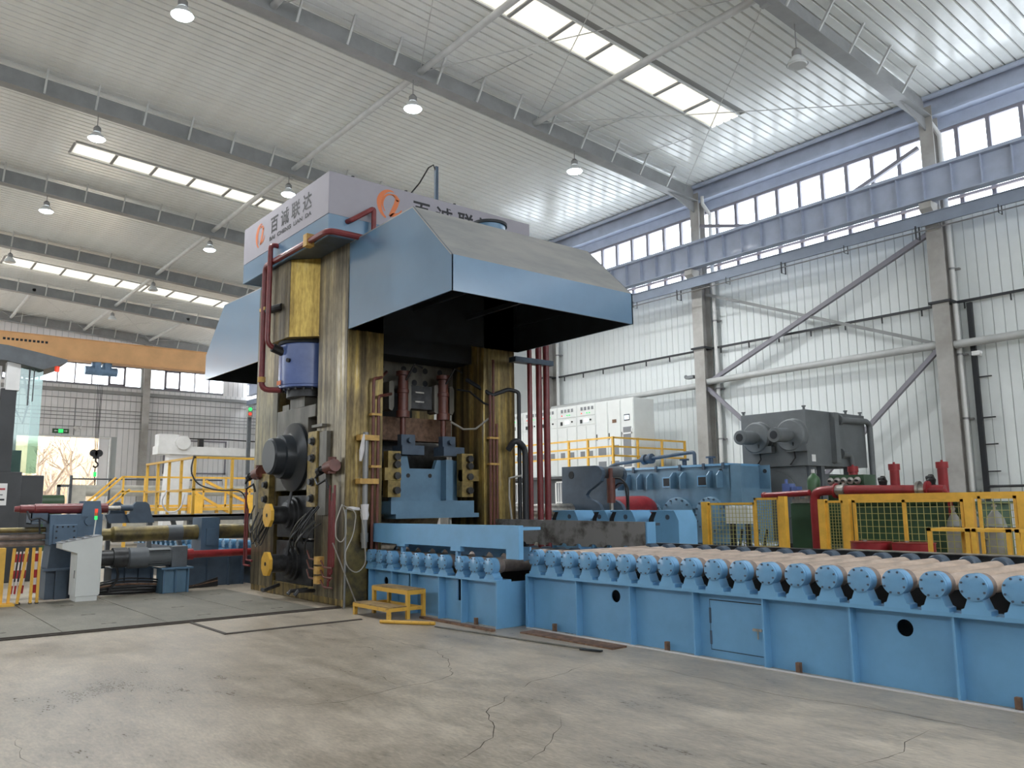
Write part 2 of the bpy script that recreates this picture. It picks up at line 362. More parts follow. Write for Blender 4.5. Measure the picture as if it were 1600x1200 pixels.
struct('trim_2', MB().box(-11.0, -10.94, 3.98, 6.0, -0.01, 0.014).box(-12.4, -10.94, 3.98, 4.03, -0.01, 0.012), 'sill')
# long edge strip along the roller table
obj('floor_plate', MB().box(-8.4, -6.75, 6.9, 7.14, -0.01, 0.02), 'rust', floor)
def crack(pts, w):
    m = MB()
    rnd = random.Random(len(pts)*7+int(w*1e4))
    P = []
    for i in range(len(pts)-1):
        a, b = Vector((*pts[i], 0)), Vector((*pts[i+1], 0)); n = max(2, int((b-a).length/0.10))
        for k in range(n): 
            t = k/n; j = 0.022 if 0 < k else 0
            P.append(a.lerp(b, t)+Vector((rnd.uniform(-j, j), rnd.uniform(-j, j), 0)))
    P.append(Vector((*pts[-1], 0)))
    vs = []; 
    for i, p in enumerate(P):
        d = (P[min(i+1, len(P)-1)]-P[max(i-1, 0)]).normalized(); nrm = Vector((-d.y, d.x, 0)); ww = w*rnd.uniform(0.4, 1.0)*min(1, (i+.3)/4, (len(P)-i-.7)/4)
        vs += [p+nrm*ww+Vector((0, 0, 0.0012)), p-nrm*ww+Vector((0, 0, 0.0012))]
    m.add(vs, [(2*i, 2*i+1, 2*i+3, 2*i+2) for i in range(len(P)-1)])
    obj('crack', m, 'crackm', floor)
crack([(-6.38, 6.22), (-6.16, 5.61), (-6.1, 5.14), (-5.86, 4.71)], 0.0045)
crack([(-5.86, 4.71), (-5.61, 4.38), (-5.47, 4.13), (-5.09, 3.92), (-4.86, 3.73), (-4.68, 3.42), (-4.5, 3.11)], 0.0045)
crack([(-8.14, 5.42), (-7.48, 5.14), (-6.84, 4.74), (-6.7, 4.35), (-6.73, 4.12), (-6.64, 3.74), (-6.56, 3.39), (-6.69, 3.07), (-6.77, 2.83)], 0.0045)
crack([(-6.73, 4.12), (-7.33, 4.2), (-7.09, 3.82)], 0.0023)
crack([(-9.05, 4.58), (-8.83, 4.92), (-8.28, 4.82)], 0.0059)
crack([(-10.98, 5.35), (-9.62, 5.36), (-8.62, 5.37), (-8.06, 5.36), (-8.19, 6.0)], 0.0030)
crack([(-4.97, 4.48), (-4.76, 4.3), (-4.5, 3.96), (-4.35, 3.69), (-4.24, 3.41)], 0.0038)
crack([(-2.93, 6.26), (-2.9, 5.8), (-2.8, 5.58), (-2.85, 5.16), (-2.86, 5.01)], 0.0038)
crack([(-6.26, 6.48), (-5.11, 6.45), (-4.21, 6.38), (-3.57, 6.52), (-2.85, 6.55), (-2.42, 6.53)], 0.0045)
crack([(-7.23, 1.09), (-6.73, 1.06), (-6.46, 1.06), (-6.23, 1.11)], 0.0030)
crack([(-7.62, 3.56), (-7.51, 3.84)], 0.0119)
crack([(-7.38, 4.23), (-7.3, 4.42)], 0.0074)
crack([(-9.17, 2.93), (-9.1, 3.01)], 0.0104)
crack([(-10.98, 5.35), (-10.84, 5.78)], 0.0089)

# ---- right wall
wall_right = struct('wall_right', MB().box(XE, XF, 21.42, 21.6, 0, 8.9).box(XE, XF, 21.36, 21.6, 11.2, 12.4), 'wallb')
pm = meshof('wall_panel', MB().prism([(-.1215, 0), (-.114, -.02), (.114, -.02), (.1215, 0)], 'z', 0, 8.88), 'wall')
for i in range(104):
    inst('wall_panel', pm, (-25.3+0.25*i, 21.41, 0), wall_right)
obj('header_panel', MB().box(XE, XF, 21.30, 21.36, 11.2, 12.1), 'cbeam', wall_right)  # bluish colour carries the window glare
# base sill of the window band
struct('trim_3', MB().box(XE, XF, 21.30, 21.42, 8.84, 8.92), 'frame')
# window bands, one per bay, glazed pane by pane
pane_me = None
for b in range(1, 8):
    x0, x1 = XR[b], (XR[b-1] if b > 0 else XF)
    if x1 < -32: continue
    m = MB().box(x0, x1, 21.34, 21.42, 8.9, 8.96).box(x0, x1, 21.34, 21.42, 11.12, 11.2)
    w = struct('window_%d' % b, m, 'frame')
    n = 10; p = (x1-x0)/n
    if pane_me is None:
        pane_me = meshof('pane', MB().box(-p/2, p/2, -.006, .006, 0, 2.16), 'glass')
        mul_me = meshof('mullion', MB().box(-.05, .05, -.05, .05, 0, 2.16), 'frame')
    for k in range(n):
        inst('pane', pane_me, (x0+p*(k+.5), 21.385, 8.96), w); inst('mullion', mul_me, (x0+p*k, 21.38, 8.96), w)
    for z in (9.0, 9.22): obj('window_rail', MB().box(x0+.2, x1-.2, 21.22, 21.30, z, z+.06), 'rail', w)
w1 = MB().box(XR[0], XF, 21.34, 21.42, 8.9, 8.96).box(XR[0], XF, 21.34, 21.42, 11.12, 11.2)
w0 = struct('window_8', w1, 'frame'); 
for k in range(14): inst('pane', pane_me, (XR[0]+.75*(k+.5), 21.385, 8.96), w0); inst('mullion', mul_me, (XR[0]+.75*k, 21.38, 8.96), w0)
# eave gutter beam
struct('trim_4', MB().box(XE, XF, 21.0, 21.30, 11.50, 11.56).box(XE, XF, 21.12, 21.30, 11.56, 12.05).cyl((XE, 20.9, 11.98), (XF, 20.9, 11.98), 0.07, 10), 'cbeam')  # glare at the eave is painted in with the same bluish colour

# left wall, unseen from here: dark paint and openings shaped to steer the daylight
wall_left = struct('wall_left', MB().box(-36, XF, YL-.2, YL, 0, 9.2).box(-36, XF, YL-.2, YL, 11.2, 14.4).box(XE, -36, YL-.2, YL, 12.0, 14.4).box(XE, -36, YL-.2, YL, 0, 1.5), 'rafter')
wall_front = struct('wall_front', MB().box(XF, XF+.2, YL, 21.6, 11, 14.4).box(XF, XF+.2, 16, 21.6, 0, 8.6).box(XF, XF+.2, YL, -1, 0, 8.6).box(XF, XF+.2, -1, 16, 0, 5.5), 'rafter')  # unseen front wall; its high opening is shaped to light the hood lip
# ---- columns of the right wall
for i, x in enumerate(XR[:5]):
    cx = x-0.0+0.2-0.2
    m = MB().box(x-.0, x+.40, 20.83, 20.87, 0, 9.0).box(x, x+.40, 21.24, 21.28, 0, 9.0).box(x+.18, x+.22, 20.87, 21.24, 0, 9.0)
    m.box(x+.03, x+.37, 20.9, 20.93, 9.0, 11.75).box(x+.03, x+.37, 21.2, 21.23, 9.0, 11.75).box(x+.18, x+.21, 20.93, 21.2, 9.0, 11.75)
    c = struct('column', m, 'column')
    obj('crane_bracket', MB().prism([(20.45, 9.08), (20.83, 9.08), (20.83, 8.4), (20.7, 8.7), (20.45, 8.92)], 'x', x+.05, x+.35), 'column', c)
    obj('base_plate', MB().box(x-.05, x+.45, 20.75, 21.33, 0, .03), 'column', c)
# ---- crane runway beam with its stiffeners and the conductor channel below
m = MB().box(XE+.5, XF, 20.53, 20.55, 9.12, 9.88).box(XE+.5, XF, 20.36, 20.74, 9.86, 9.9).box(XE+.5, XF, 20.4, 20.7, 9.10, 9.13).box(XE+.5, XF, 20.51, 20.58, 9.9, 10.0)
run = struct('crane_runway_beam', m, 'cbeam')
st_me = meshof('stiffener', MB().box(-.006, .006, -.12, 0, 0, .73), 'cbeam')
for i in range(40): inst('stiffener', st_me, (-27+.68*i, 20.53, 9.13), run)
m = MB().box(XE+.5, XF, 20.40, 20.42, 8.44, 8.76).box(XE+.5, XF, 20.36, 20.42, 8.74, 8.76).box(XE+.5, XF, 20.36, 20.42, 8.44, 8.46)
chn = struct('brake_channel', m, 'channel')
for i in range(14):
    x = -24+1.9*i; w = 0.012 if i % 2 else 0.02
    z0 = 8.22 if i % 2 else 8.10
    hb = obj('hanger', MB().tube([(x, 20.36, 8.44), (x, 20.36, z0), (x, 20.16, z0), (x, 20.16, 8.42)], w, 6), 'tray', chn)
obj('conduit', MB().tube([(XE+1, 20.2, 8.27), (XF, 20.2, 8.27)], 0.018, 6), 'lampgrey', chn)
# ---- wall bracing between the columns
def brace(name, p, q, r, m='rafter'):
    return struct(name, MB().beam(p, q, r, r), m)
brace('wall_brace', (-8.75, 21.0, 8.45), (-16.0, 21.0, 5.4), .12, 'frame'); brace('wall_brace', (-15.9, 21.03, 8.3), (-8.9, 21.03, 5.55), .09, 'rafter')
brace('wall_brace', (-16.0, 21.0, 5.25), (-12.6, 21.0, 2.2), .11, 'frame'); brace('wall_brace', (-8.85, 21.0, 5.4), (-13.0, 21.0, 1.6), .11, 'frame')
for a, b in ((-16.0, -8.85), (-8.45, -1.35), (-23.4, -16.35)):
    struct('wall_tube', MB().cyl((a, 20.98, 5.45 if a > -20 else 5.3), (b, 20.98, 5.5 if a > -20 else 5.36), .10, 12), 'tube')
brace('window_brace', (-8.9, 20.95, 10.75), (-11.3, 20.95, 9.9), .10, 'frame'); brace('window_brace', (-15.95, 20.95, 10.6), (-13.4, 20.95, 9.9), .10, 'frame')
# ---- cable tray, its hooks, the drop and the downpipes
m = MB().box(-24, XF, 21.18, 21.24, 6.52, 6.58)
for x in XR[:4]: m.box(x-.06, x+.46, 20.76, 20.83, 6.52, 6.58).box(x-.06, x, 20.8, 21.2, 6.52, 6.58).box(x+.40, x+.46, 20.8, 21.2, 6.52, 6.58)
tray = struct('cable_tray', m, 'tray')
for i in range(22): obj('tray_hook', MB().box(-24+1.05*i, -23.975+1.05*i, 21.2, 21.24, 6.36, 6.52), 'tray', tray)
dr = struct('cable_drop', MB().box(-8.2, -8.08, 21.22, 21.3, 0, 6.5).cyl((-8.1, 21.24, 1.96), (XF, 21.24, 1.96), .03, 8), 'tray')
for z in (2.3, 2.95, 3.6, 4.6): obj('drop_bracket', MB().box(-8.1, -7.8, 21.25, 21.3, z, z+.03), 'tray', dr)
for i, x in enumerate((-23.3, -15.75, -8.45+.0)):
    dp = struct('downpipe', MB().cyl((x+.0, 21.2, 0), (x+.0, 21.2, 10.5), .065, 12).tube([(x, 21.2, 10.5), (x, 21.2, 11.0), (x-.12, 21.0, 11.35), (x-.12, 21.0, 11.6)], .06, 10), 'wpipe')
    for z in (1.8, 3.6, 5.2, 7.4): obj('pipe_clip', MB().cyl((x, 21.2, z), (x, 21.2, z+.05), .078, 12).box(x-.15, x+.15, 21.26, 21.36, z, z+.04), 'lampgrey', dp)

# ---- roof: ribbed liner planks, rafters, ties, skylights
SKY = [(-13.35, -12.4), (-28.3, -27.35), (-43.6, -42.1)]
SY0, SY1 = 4.6, 18.25
m = MB()
edges = [XE-.3] + [e for p in reversed(SKY) for e in p] + [XF]
def roofslab(m, x0, x1, y0, y1, dz0, dz1):
    z0, z1 = roof_z(y0), roof_z(y1)
    return m.add([(x0,y0,z0+dz0),(x1,y0,z0+dz0),(x1,y1,z1+dz0),(x0,y1,z1+dz0),(x0,y0,z0+dz1),(x1,y0,z0+dz1),(x1,y1,z1+dz1),(x0,y1,z1+dz1)],
          [(0,3,2,1),(4,5,6,7),(0,1,5,4),(1,2,6,5),(2,3,7,6),(3,0,4,7)])
for i in range(0, len(edges)-1, 2): roofslab(m, edges[i], edges[i+1], YL, 21.6, .04, .14)
for x0, x1 in SKY: roofslab(m, x0, x1, YL, SY0, .04, .14); roofslab(m, x0, x1, SY1, 21.6, .04, .14)
ceiling = struct('ceiling', m, 'roofb')
def plankmesh(y0, y1):
    z0, z1 = roof_z(y0), roof_z(y1); prof = [(-.118, .045), (-.098, 0), (.098, 0), (.118, .045)]
    vs = [(a, y0, z0+b) for a, b in prof]+[(a, y1, z1+b) for a, b in prof]
    return meshof('roof_panel', MB().add(vs, [(0, 1, 5, 4), (1, 2, 6, 5), (2, 3, 7, 6), (0, 3, 2, 1), (4, 5, 6, 7)]), 'roof')
full, near, far = plankmesh(-9.0, 21.3), plankmesh(-9.0, SY0), plankmesh(SY1, 21.3)
for i in range(252):
    x = XE+.13+.25*i
    if x > 8: break
    hit = [p for p in SKY if p[0]-.1 < x < p[1]+.1]
    for me in ((near, far) if hit else (full,)): inst('roof_panel', me, (x, 0, 0), ceiling)
skyn = 0
for x0, x1 in SKY:
    skyn += 1
    m = MB(); roofslab(m, x0-.02, x0+.03, SY0, SY1, -.01, .05); roofslab(m, x1-.03, x1+.02, SY0, SY1, -.01, .05)
    sk = struct('window_%d' % (20+skyn), m, 'roof')
    for k in range(11):
        y0 = SY0+k*(SY1-SY0)/11; y1 = SY0+(k+1)*(SY1-SY0)/11
        obj('pane', roofslab(MB(), x0, x1, y0+.04, y1-.04, .03, .036), 'skypane', sk)
        obj('glazing_bar', roofslab(MB(), x0, x1, y0-.04, y0+.04, -.005, .05), 'rafter', sk)
for i, x in enumerate(XR):
    m = MB()
    ya, yb = YL, 20.9
    def sl(m, xa, xb, za, zb): 
        return m.add([(xa,ya,flange_z(ya)+za),(xb,ya,flange_z(ya)+za),(xb,yb,flange_z(yb)+za),(xa,yb,flange_z(yb)+za),(xa,ya,flange_z(ya)+zb),(xb,ya,flange_z(ya)+zb),(xb,yb,flange_z(yb)+zb),(xa,yb,flange_z(yb)+zb)],
          [(0,3,2,1),(4,5,6,7),(0,1,5,4),(1,2,6,5),(2,3,7,6),(3,0,4,7)])
    rb = struct('roof_beam', sl(MB(), x+.18, x+.20, .02, .52), 'rafter')
    obj('lower_flange', sl(MB(), x+.02, x+.36, 0, .025), 'rafter', rb)
    obj('knee_gusset', MB().prism([(19.6, flange_z(19.6)), (20.95, 11.1), (20.95, 11.6), (19.6, flange_z(19.6)+.02)], 'x', x+.17, x+.21), 'rafter', rb)
    k = 0; y = 0.64
    while y < 20.5:
        z = flange_z(y)
        obj('fly_brace', MB().beam((x+.33, y, z+.03), (x+.75, y, roof_z(y)+.02), .05, .05), 'tube', rb)
        if y > 16: obj('fly_brace', MB().beam((x+.05, y, z+.03), (x-.35, y, roof_z(y)+.02), .05, .05), 'tube', rb)
        y += 1.25
    if i < 7:
        for y in ((6.4, 10.23, 14.0) if i in (0, 1, 6) else (10.23,)):
            z = flange_z(y)+.26
            t = struct('roof_tie', MB().cyl((x-.0+.2, y, z), (x-7.5+.2, y, z), .085, 12), 'tube')
            obj('tie_cleat', MB().box(x+.0, x+.19, y-.06, y+.06, z-.28, z-.05), 'rafter', t)
# rod bracing under the roof in the braced bays
def rod(p, q): struct('roof_rod', MB().cyl((p[0], p[1], roof_z(p[1])-.32), (q[0], q[1], roof_z(q[1])-.32), .012, 6), 'tube')
for xa, xb in ((XR[2], XR[1]), (XR[7], XR[6])):
    for y0, y1 in ((2.6, 6.4), (6.4, 10.23), (10.23, 14.0), (14.0, 20.4)):
        rod((xa+.2, y0), (xb+.2, y1)); rod((xa+.2, y1), (xb+.2, y0))
for y in (11.8, 15.8, 17.9): 
    struct('roof_rod', MB().cyl((-16.1, y, roof_z(y)-.02), (-14.0, y+.3, roof_z(y)-.06), .01, 6), 'tube')

# ---- rear wall with door and window band
RW = XE
m = MB()
DY0, DY1, DZ = 7.2, 12.15, 5.9
m.box(RW-.2, RW, YL, DY0, 0, 9.1).box(RW-.2, RW, DY1, 21.6, 0, 9.1).box(RW-.2, RW, DY0, DY1, DZ, 9.1)
m.box(RW-.2, RW, 18.95, 21.6, 9.1, 11.0).box(RW-.2, RW, YL, 21.6, 11.0, 14.4).box(RW-.2, RW, 13.75, 14.25, 9.1, 11.0)
wall_rear = struct('wall_rear', m, 'wallb')
m = MB()
def ribs(m, y0, y1, z0, z1):
    y = y0
    while y < y1-.02:
        e = min(y+.33, y1); m.box(RW, RW+.03, y, e-.025, z0, z1); y += .33
ribs(m, -8, DY0, 0, 9.05); ribs(m, DY1+.4, 21.3, 0, 9.05); ribs(m, DY0, DY1+.4, DZ+.1, 9.05); ribs(m, 18.95, 21.3, 9.05, 11.05); ribs(m, -8, 21.3, 11.05, 12.6)
cl = obj('cladding', m, 'wallr', wall_rear); cl['kind'] = 'stuff'
door = struct('door_1', MB().box(RW-.2, RW+.06, DY1, DY1+.08, 0, DZ+.08).box(RW-.2, RW+.06, DY0-.08, DY0, 0, DZ+.08).box(RW-.2, RW+.06, DY0, DY1, DZ, DZ+.08), 'white')
obj('sliding_leaf', MB().box(RW-.35, RW-.25, DY1-.55, DY1+1.2, 0, DZ), 'wallr', door)
for b, (y0, y1) in enumerate(((5.3, 13.75), (14.25, 18.95))):
    w = struct('window_%d' % (31+b), MB().box(RW-.1, RW+.02, y0, y1, 9.1, 9.2).box(RW-.1, RW+.02, y0, y1, 10.38, 10.44).box(RW-.1, RW+.02, y0, y1, 10.93, 11.0), 'frame')
    n = round((y1-y0)/.94); p = (y1-y0)/n
    for k in range(n):
        obj('pane', MB().box(RW-.05, RW-.04, y0+p*k, y0+p*(k+1), 9.2, 10.94), 'glass', w)
        obj('mullion', MB().box(RW-.1, RW+.02, y0+p*k-.03, y0+p*k+.03, 9.2, 10.94), 'frame', w)
    yy = y0+p*(1 if b else n-2)
    obj('opening_sash', MB().box(RW, RW+.04, yy, yy+p, 9.2, 9.3).box(RW, RW+.04, yy, yy+p, 10.3, 10.38).box(RW, RW+.04, yy, yy+.1, 9.2, 10.38).box(RW, RW+.04, yy+p-.1, yy+p, 9.2, 10.38), 'frame', w)
for y in (13.8, 4.6):
    struct('column', MB().box(RW+.03, RW+.07, y, y+.42, 0, 12).box(RW+.07, RW+.4, y+.19, y+.23, 0, 12).box(RW+.4, RW+.44, y, y+.42, 0, 12), 'column')
struct('trim_5', MB().box(RW+.03, RW+.35, 5, 21.2, 8.62, 8.82), 'rafter')
m = MB()
for z in (8.25, 7.62, 7.4, 7.18, 6.96, 6.55): m.cyl((RW+.15, 5, z), (RW+.15, 21.2, z), .022, 6)
m.cyl((RW+.15, 10.1, 6.0), (RW+.15, 10.1, 8.2), .022, 6)
cs = struct('conductor_line', m, 'lampgrey')

ORD = ['first', 'second', 'third', 'fourth', 'fifth', 'sixth', 'seventh', 'eighth', 'ninth', 'tenth']
# ================================================================== ROLLING MILL STAND
mill = thing('rolling_mill_stand', 'tall golden oiled steel mill stand with roll ends showing, under blue hoods', 'rolling mill', (-14.5, 8.35, 0))
def housing(y0, y1, nose):
    m = MB()
    m.box(-16.5, -15.4, y0, y1, 0, 6.24).box(-13.6, -12.5, y0, y1, 0, 6.24).box(-15.4, -13.6, y0, y1, 4.78, 6.24).box(-15.4, -13.6, y0, y1, 0, .25)
    return m
obj('housing', housing(6.49, 7.2, True), 'gold', mill, bevel=.015)
obj('housing', housing(9.42, 10.2, False), 'gold', mill, bevel=.015)
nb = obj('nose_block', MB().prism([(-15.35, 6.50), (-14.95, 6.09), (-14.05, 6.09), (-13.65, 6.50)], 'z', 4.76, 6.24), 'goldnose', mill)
obj('nose_face', MB().box(-14.95, -14.05, 6.075, 6.09, 4.765, 6.235), 'greysteel', nb)
for x0, x1 in ((-16.5, -15.4), (-13.6, -12.5)): obj('post_face', MB().box(x0, x1, 6.475, 6.49, .12, 6.238), 'greysteel', mill)  # added facing sheets that carry the painted grey sheen of this side
obj('separator_beam', MB().box(-13.9, -12.9, 7.2, 9.42, 4.42, 6.2), 'hoodin', mill); obj('separator_beam', MB().box(-16.1, -15.2, 7.2, 9.42, 4.4, 6.2), 'hoodin', mill)  # near-black colour carries the shade under the hood
m = MB().box(-14.0, -13.55, 7.2, 9.42, 3.88, 4.42)
tb = obj('separator_beam', m, 'chock', mill)
for y in (7.45, 7.75, 8.25, 8.5, 8.75, 9.1):
    for z in (4.05, 4.3): obj('bolt_hole', MB().cyl((-13.56, y, z), (-13.545, y, z), .06, 10), 'hoodin', tb)
obj('back_shadow_plate', MB().box(-15.2, -15.1, 7.2, 9.42, 0.2, 4.4), 'hoodin', mill)  # black sheet standing in for the shade deep in the mill opening
ch = obj('roll_chock', MB().prism([(-15.36, 1.95), (-13.95, 1.95), (-13.95, 3.27), (-13.65, 3.27), (-13.65, 3.5), (-15.36, 3.5)], 'y', 6.46, 7.15), 'chock', mill, bevel=.01)
obj('rocker_plate', MB().box(-14.85, -14.2, 6.5, 7.0, 3.5, 3.70).box(-15.25, -14.95, 6.52, 7.0, 3.5, 3.62), 'chock', ch)
obj('roll_chock', MB().box(-15.3, -13.7, 6.5, 7.1, 1.08, 1.86).box(-15.36, -13.64, 6.62, 7.1, 1.2, 1.7), 'dsteel', mill, bevel=.01)
obj('roll_chock', MB().box(-15.3, -13.7, 6.5, 7.1, .25, 1.02).box(-15.36, -13.64, 6.6, 7.1, .35, .9), 'dsteel', mill, bevel=.01)
bu = obj('backup_roll', MB().cyl((-14.5, 7.1, 2.57), (-14.5, 9.5, 2.57), .62, 32), 'dsteel', mill)
m = MB().lathe([(0, .62), (.02, .64), (.14, .64), (.18, .60), (.24, .46), (.30, .42), (.62, .40), (.64, .345), (.94, .335), (1, .30)], (-14.45, 6.47, 2.57), (-14.45, 5.93, 2.57), 40)
cov = obj('bearing_cover', m, 'charcoal', bu)
for z, lab in ((1.5, 1), (.63, 2)):
    wr = obj('work_roll', MB().cyl((-14.5, 7.1, z), (-14.5, 9.5, z), .36, 32), 'steel', mill)
    m = MB().lathe([(0, .33), (.12, .33), (.14, .29), (.25, .29), (.27, .24), (.40, .24), (.42, .165), (1, .165)], (-14.5, 6.5, z), (-14.5, 6.02, z), 28)
    obj('roll_neck', m, 'dsteel', wr)
    p = [(.225*math.cos(PI/8+k*PI/4)*.9-14.5, z+.225*math.sin(PI/8+k*PI/4)) for k in range(8)]
    obj('end_plate', MB().prism(p, 'y', 5.96, 6.02), 'yellow', wr)
    obj('centre_hole', MB().cyl((-14.5, 5.955, z), (-14.5, 5.963, z), .035, 12), 'black', wr)
    obj('sling_lug', MB().cyl((-14.35, 6.30, z+.14), (-14.35, 6.36, z+.42), .03, 8), 'dsteel', wr)
def keeper(x0, x1, z0, z1, zs):
    k = obj('keeper_plate', MB().box(x0, x1, 6.36, 6.49, z0, z1), 'brass', mill, bevel=.008)
    for z in zs: obj('bolt', MB().lathe([(0, .055), (.55, .055), (.551, .075), (1, .075)], (x1-.13, 6.28, z), (x1-.13, 6.365, z), 12), 'dsteel', k)
keeper(-13.72, -13.36, 1.64, 2.98, (2.8, 2.5, 2.08, 1.79)); keeper(-15.95, -15.42, 1.62, 2.30, (2.08, 1.8))
obj('guide_block', MB().box(-13.62, -13.2, 6.38, 6.49, 3.05, 3.10).box(-13.34, -13.05, 6.40, 6.49, 1.50, 2.96), 'chock', mill)
m = MB()   # drip pan clutter under the lower roll
for k in (1, 5, 6): m.tube([(-15.3+.3*k, 6.45, .2), (-15.2+.3*k, 6.1, .10+.02*k), (-15.1+.28*k, 6.05, .15)], .035, 6)
obj('drain_fitting', m, 'dsteel', mill)
# lower part of the corner post is darker: thin olive-brown plate
obj('corner_skirt', MB().box(-12.505, -12.485, 6.49, 6.92, .02, 1.62), 'ochrebar', mill)
# hydraulic screw-down cylinder
hc = thing('hydraulic_cylinder', 'royal blue hydraulic cylinder set in the top of the mill window', 'cylinder', (-14.5, 6.72, 3.85))
obj('barrel', MB().lathe([(0, .54), (.01, .565), (.06, .565), (.07, .58), (.97, .58), (1, .56)], (-14.5, 6.72, 3.86), (-14.5, 6.72, 4.70), 40), 'hydblue', hc)
obj('top_plate', MB().cyl((-14.5, 6.72, 4.70), (-14.5, 6.72, 4.77), .6, 32), 'hoodin', hc)
m = MB()
for k in range(20):
    a = 2*PI*k/20; m.cyl((-14.5+.5*math.cos(a), 6.72+.5*math.sin(a), 3.82), (-14.5+.5*math.cos(a), 6.72+.5*math.sin(a), 3.86), .024, 8)
obj('bolt_ring', m, 'dsteel', hc)
obj('piston', MB().cyl((-14.5, 6.72, 3.70), (-14.5, 6.72, 3.86), .42, 28), 'dsteel', hc)
obj('plug', MB().cyl((-14.27, 6.22, 4.36), (-14.24, 6.15, 4.36), .04, 12), 'black', hc)
obj('port_label', MB().box(-14.62, -14.44, 6.115, 6.125, 3.92, 4.0), 'orange', hc)

# ---- fume hoods
def hood(name, label, xs, dusty):   # xs: list of (x,z) outline from the mill outwards
    a0, a1, b0, b1, c = xs      # bottom inner, bottom outer, outer top, shoulder, inner top
    h = thing(name, label, 'hood', ((a0[0]+a1[0])/2, 8.4, a0[1]))
    poly = [a0, a1, b0, b1, c]
    obj('side_plate', MB().prism(poly, 'y', 6.49, 6.515), 'blue', h); obj('side_plate', MB().prism(poly, 'y', 10.275, 10.3), 'blue', h)
    def plate(nm, p, q, m, t=.02):
        d = Vector((q[0]-p[0], q[1]-p[1])).normalized(); n = Vector((-d.y, d.x))*t
        cx = sum(v[0] for v in poly)/5; cz = sum(v[1] for v in poly)/5
        if n.dot(Vector((cx-p[0], cz-p[1]))) < 0: n = -n
        return obj(nm, MB().prism([p, q, (q[0]+n.x, q[1]+n.y), (p[0]+n.x, p[1]+n.y)], 'y', 6.489, 10.301), m, h)
    plate('lip_plate', a1, b0, 'blue'); plate('slope_plate', b0, b1, dusty); plate('roof_plate', b1, c, 'dust')
    s = 1 if a1[0] > a0[0] else -1
    inn = [(a0[0]+.0*s, a0[1]), (a1[0]-.05*s, a1[1]+.002), (b0[0]-.05*s, b0[1]), (b1[0]-.05*s, b1[1]-.04), (c[0], c[1]-.04)]
    m = MB(); n = 5
    vs = [(x, 6.52, z) for x, z in inn]+[(x, 10.27, z) for x, z in inn]
    m.add(vs, [(0, 1, 2, 3, 4), (9, 8, 7, 6, 5)]+[(i, i+1, i+6, i+5) for i in range(1, 4)]+[(4, 0, 5, 9)])
    # a closed baffle sheet high inside the hood
    obj('inner_lining', m, 'hoodin', h)
    m = MB()
    for k in range(4): m.box(min(a0[0], a1[0]-.05*s), max(a0[0], a1[0]-.05*s), 6.6+k*1.2, 6.66+k*1.2, a0[1]+.5, a0[1]+.58)
    obj('inner_rib', m, 'hoodin', h)
    return h
h1 = hood('fume_hood', 'blue sloped fume hood over the roller table side, dusty on top', [(-12.5, 4.69), (-9.36, 4.71), (-9.36, 5.25), (-10.43, 6.29), (-12.5, 6.25)], 'dust')
h2 = hood('fume_hood', 'blue fume hood on the far-left entry side of the mill', [(-16.5, 4.70), (-19.86, 4.72), (-19.86, 5.32), (-18.7, 6.36), (-16.5, 6.30)], 'blue')
st = thing('exhaust_duct', 'short round blue duct stub rising from the front hood top', 'duct', (-11.2, 8.58, 6.2))
obj('duct_shell', MB().cyl((-11.2, 8.58, 6.2), (-11.2, 8.58, 6.62), .30, 32), 'blue', st)
obj('duct_rim', MB().lathe([(0, .30), (0, .33), (1, .33), (1, .27), (.2, .27)], (-11.2, 8.58, 6.60), (-11.2, 8.58, 6.65), 32, cap=False), 'hoodin', st)
obj('lifting_pin', MB().cyl((-11.35, 8.85, 6.64), (-11.35, 8.85, 6.76), .02, 6), 'dsteel', st)

# ---- sign box with lettering
sg = thing('sign_box', 'lavender white sign box on blue base with orange emblem and black lettering', 'sign', (-14.3, 8.26, 6.24))
SX0, SX1, SYa, SYb = -16.25, -12.36, 6.0, 10.52
obj('base_band', MB().box(SX0, SX1, SYa, SYa+.03, 6.24, 6.65).box(SX1-.03, SX1, SYa+.03, SYb-.03, 6.24, 6.65).box(SX0, SX0+.03, SYa+.03, SYb-.03, 6.24, 6.65).box(SX0, SX1, SYb-.03, SYb, 6.24, 6.65), 'blue', sg)
obj('base_floor', MB().box(SX0+.02, SX1-.02, SYa+.02, 6.49, 6.245, 6.27).box(SX0+.02, SX1-.02, 6.49, SYb-.02, 6.25, 6.28), 'navy', sg)
fp = obj('front_panel', MB().box(SX0, SX1, SYa-.005, SYa+.02, 6.64, 7.40), 'sign', sg)
sp = obj('side_panel', MB().box(SX1-.02, SX1+.005, SYa, SYb, 6.64, 7.40), 'sign', sg)
obj('side_panel', MB().box(SX0, SX0+.02, SYa, SYb, 6.64, 7.40), 'sign', sg); obj('back_panel', MB().box(SX0, SX1, SYb-.02, SYb, 6.64, 7.40), 'sign', sg)
obj('top_panel', MB().box(SX0+.01, SX1-.01, SYa+.01, SYb-.01, 7.37, 7.385), 'sign', sg)
m = MB()
for y in (6.5, 7.6, 8.7): m.cyl((SX1-.1, y, 7.38), (SX1-.1, y, 7.46), .03, 8)
obj('lifting_pin', m, 'dsteel', sg)
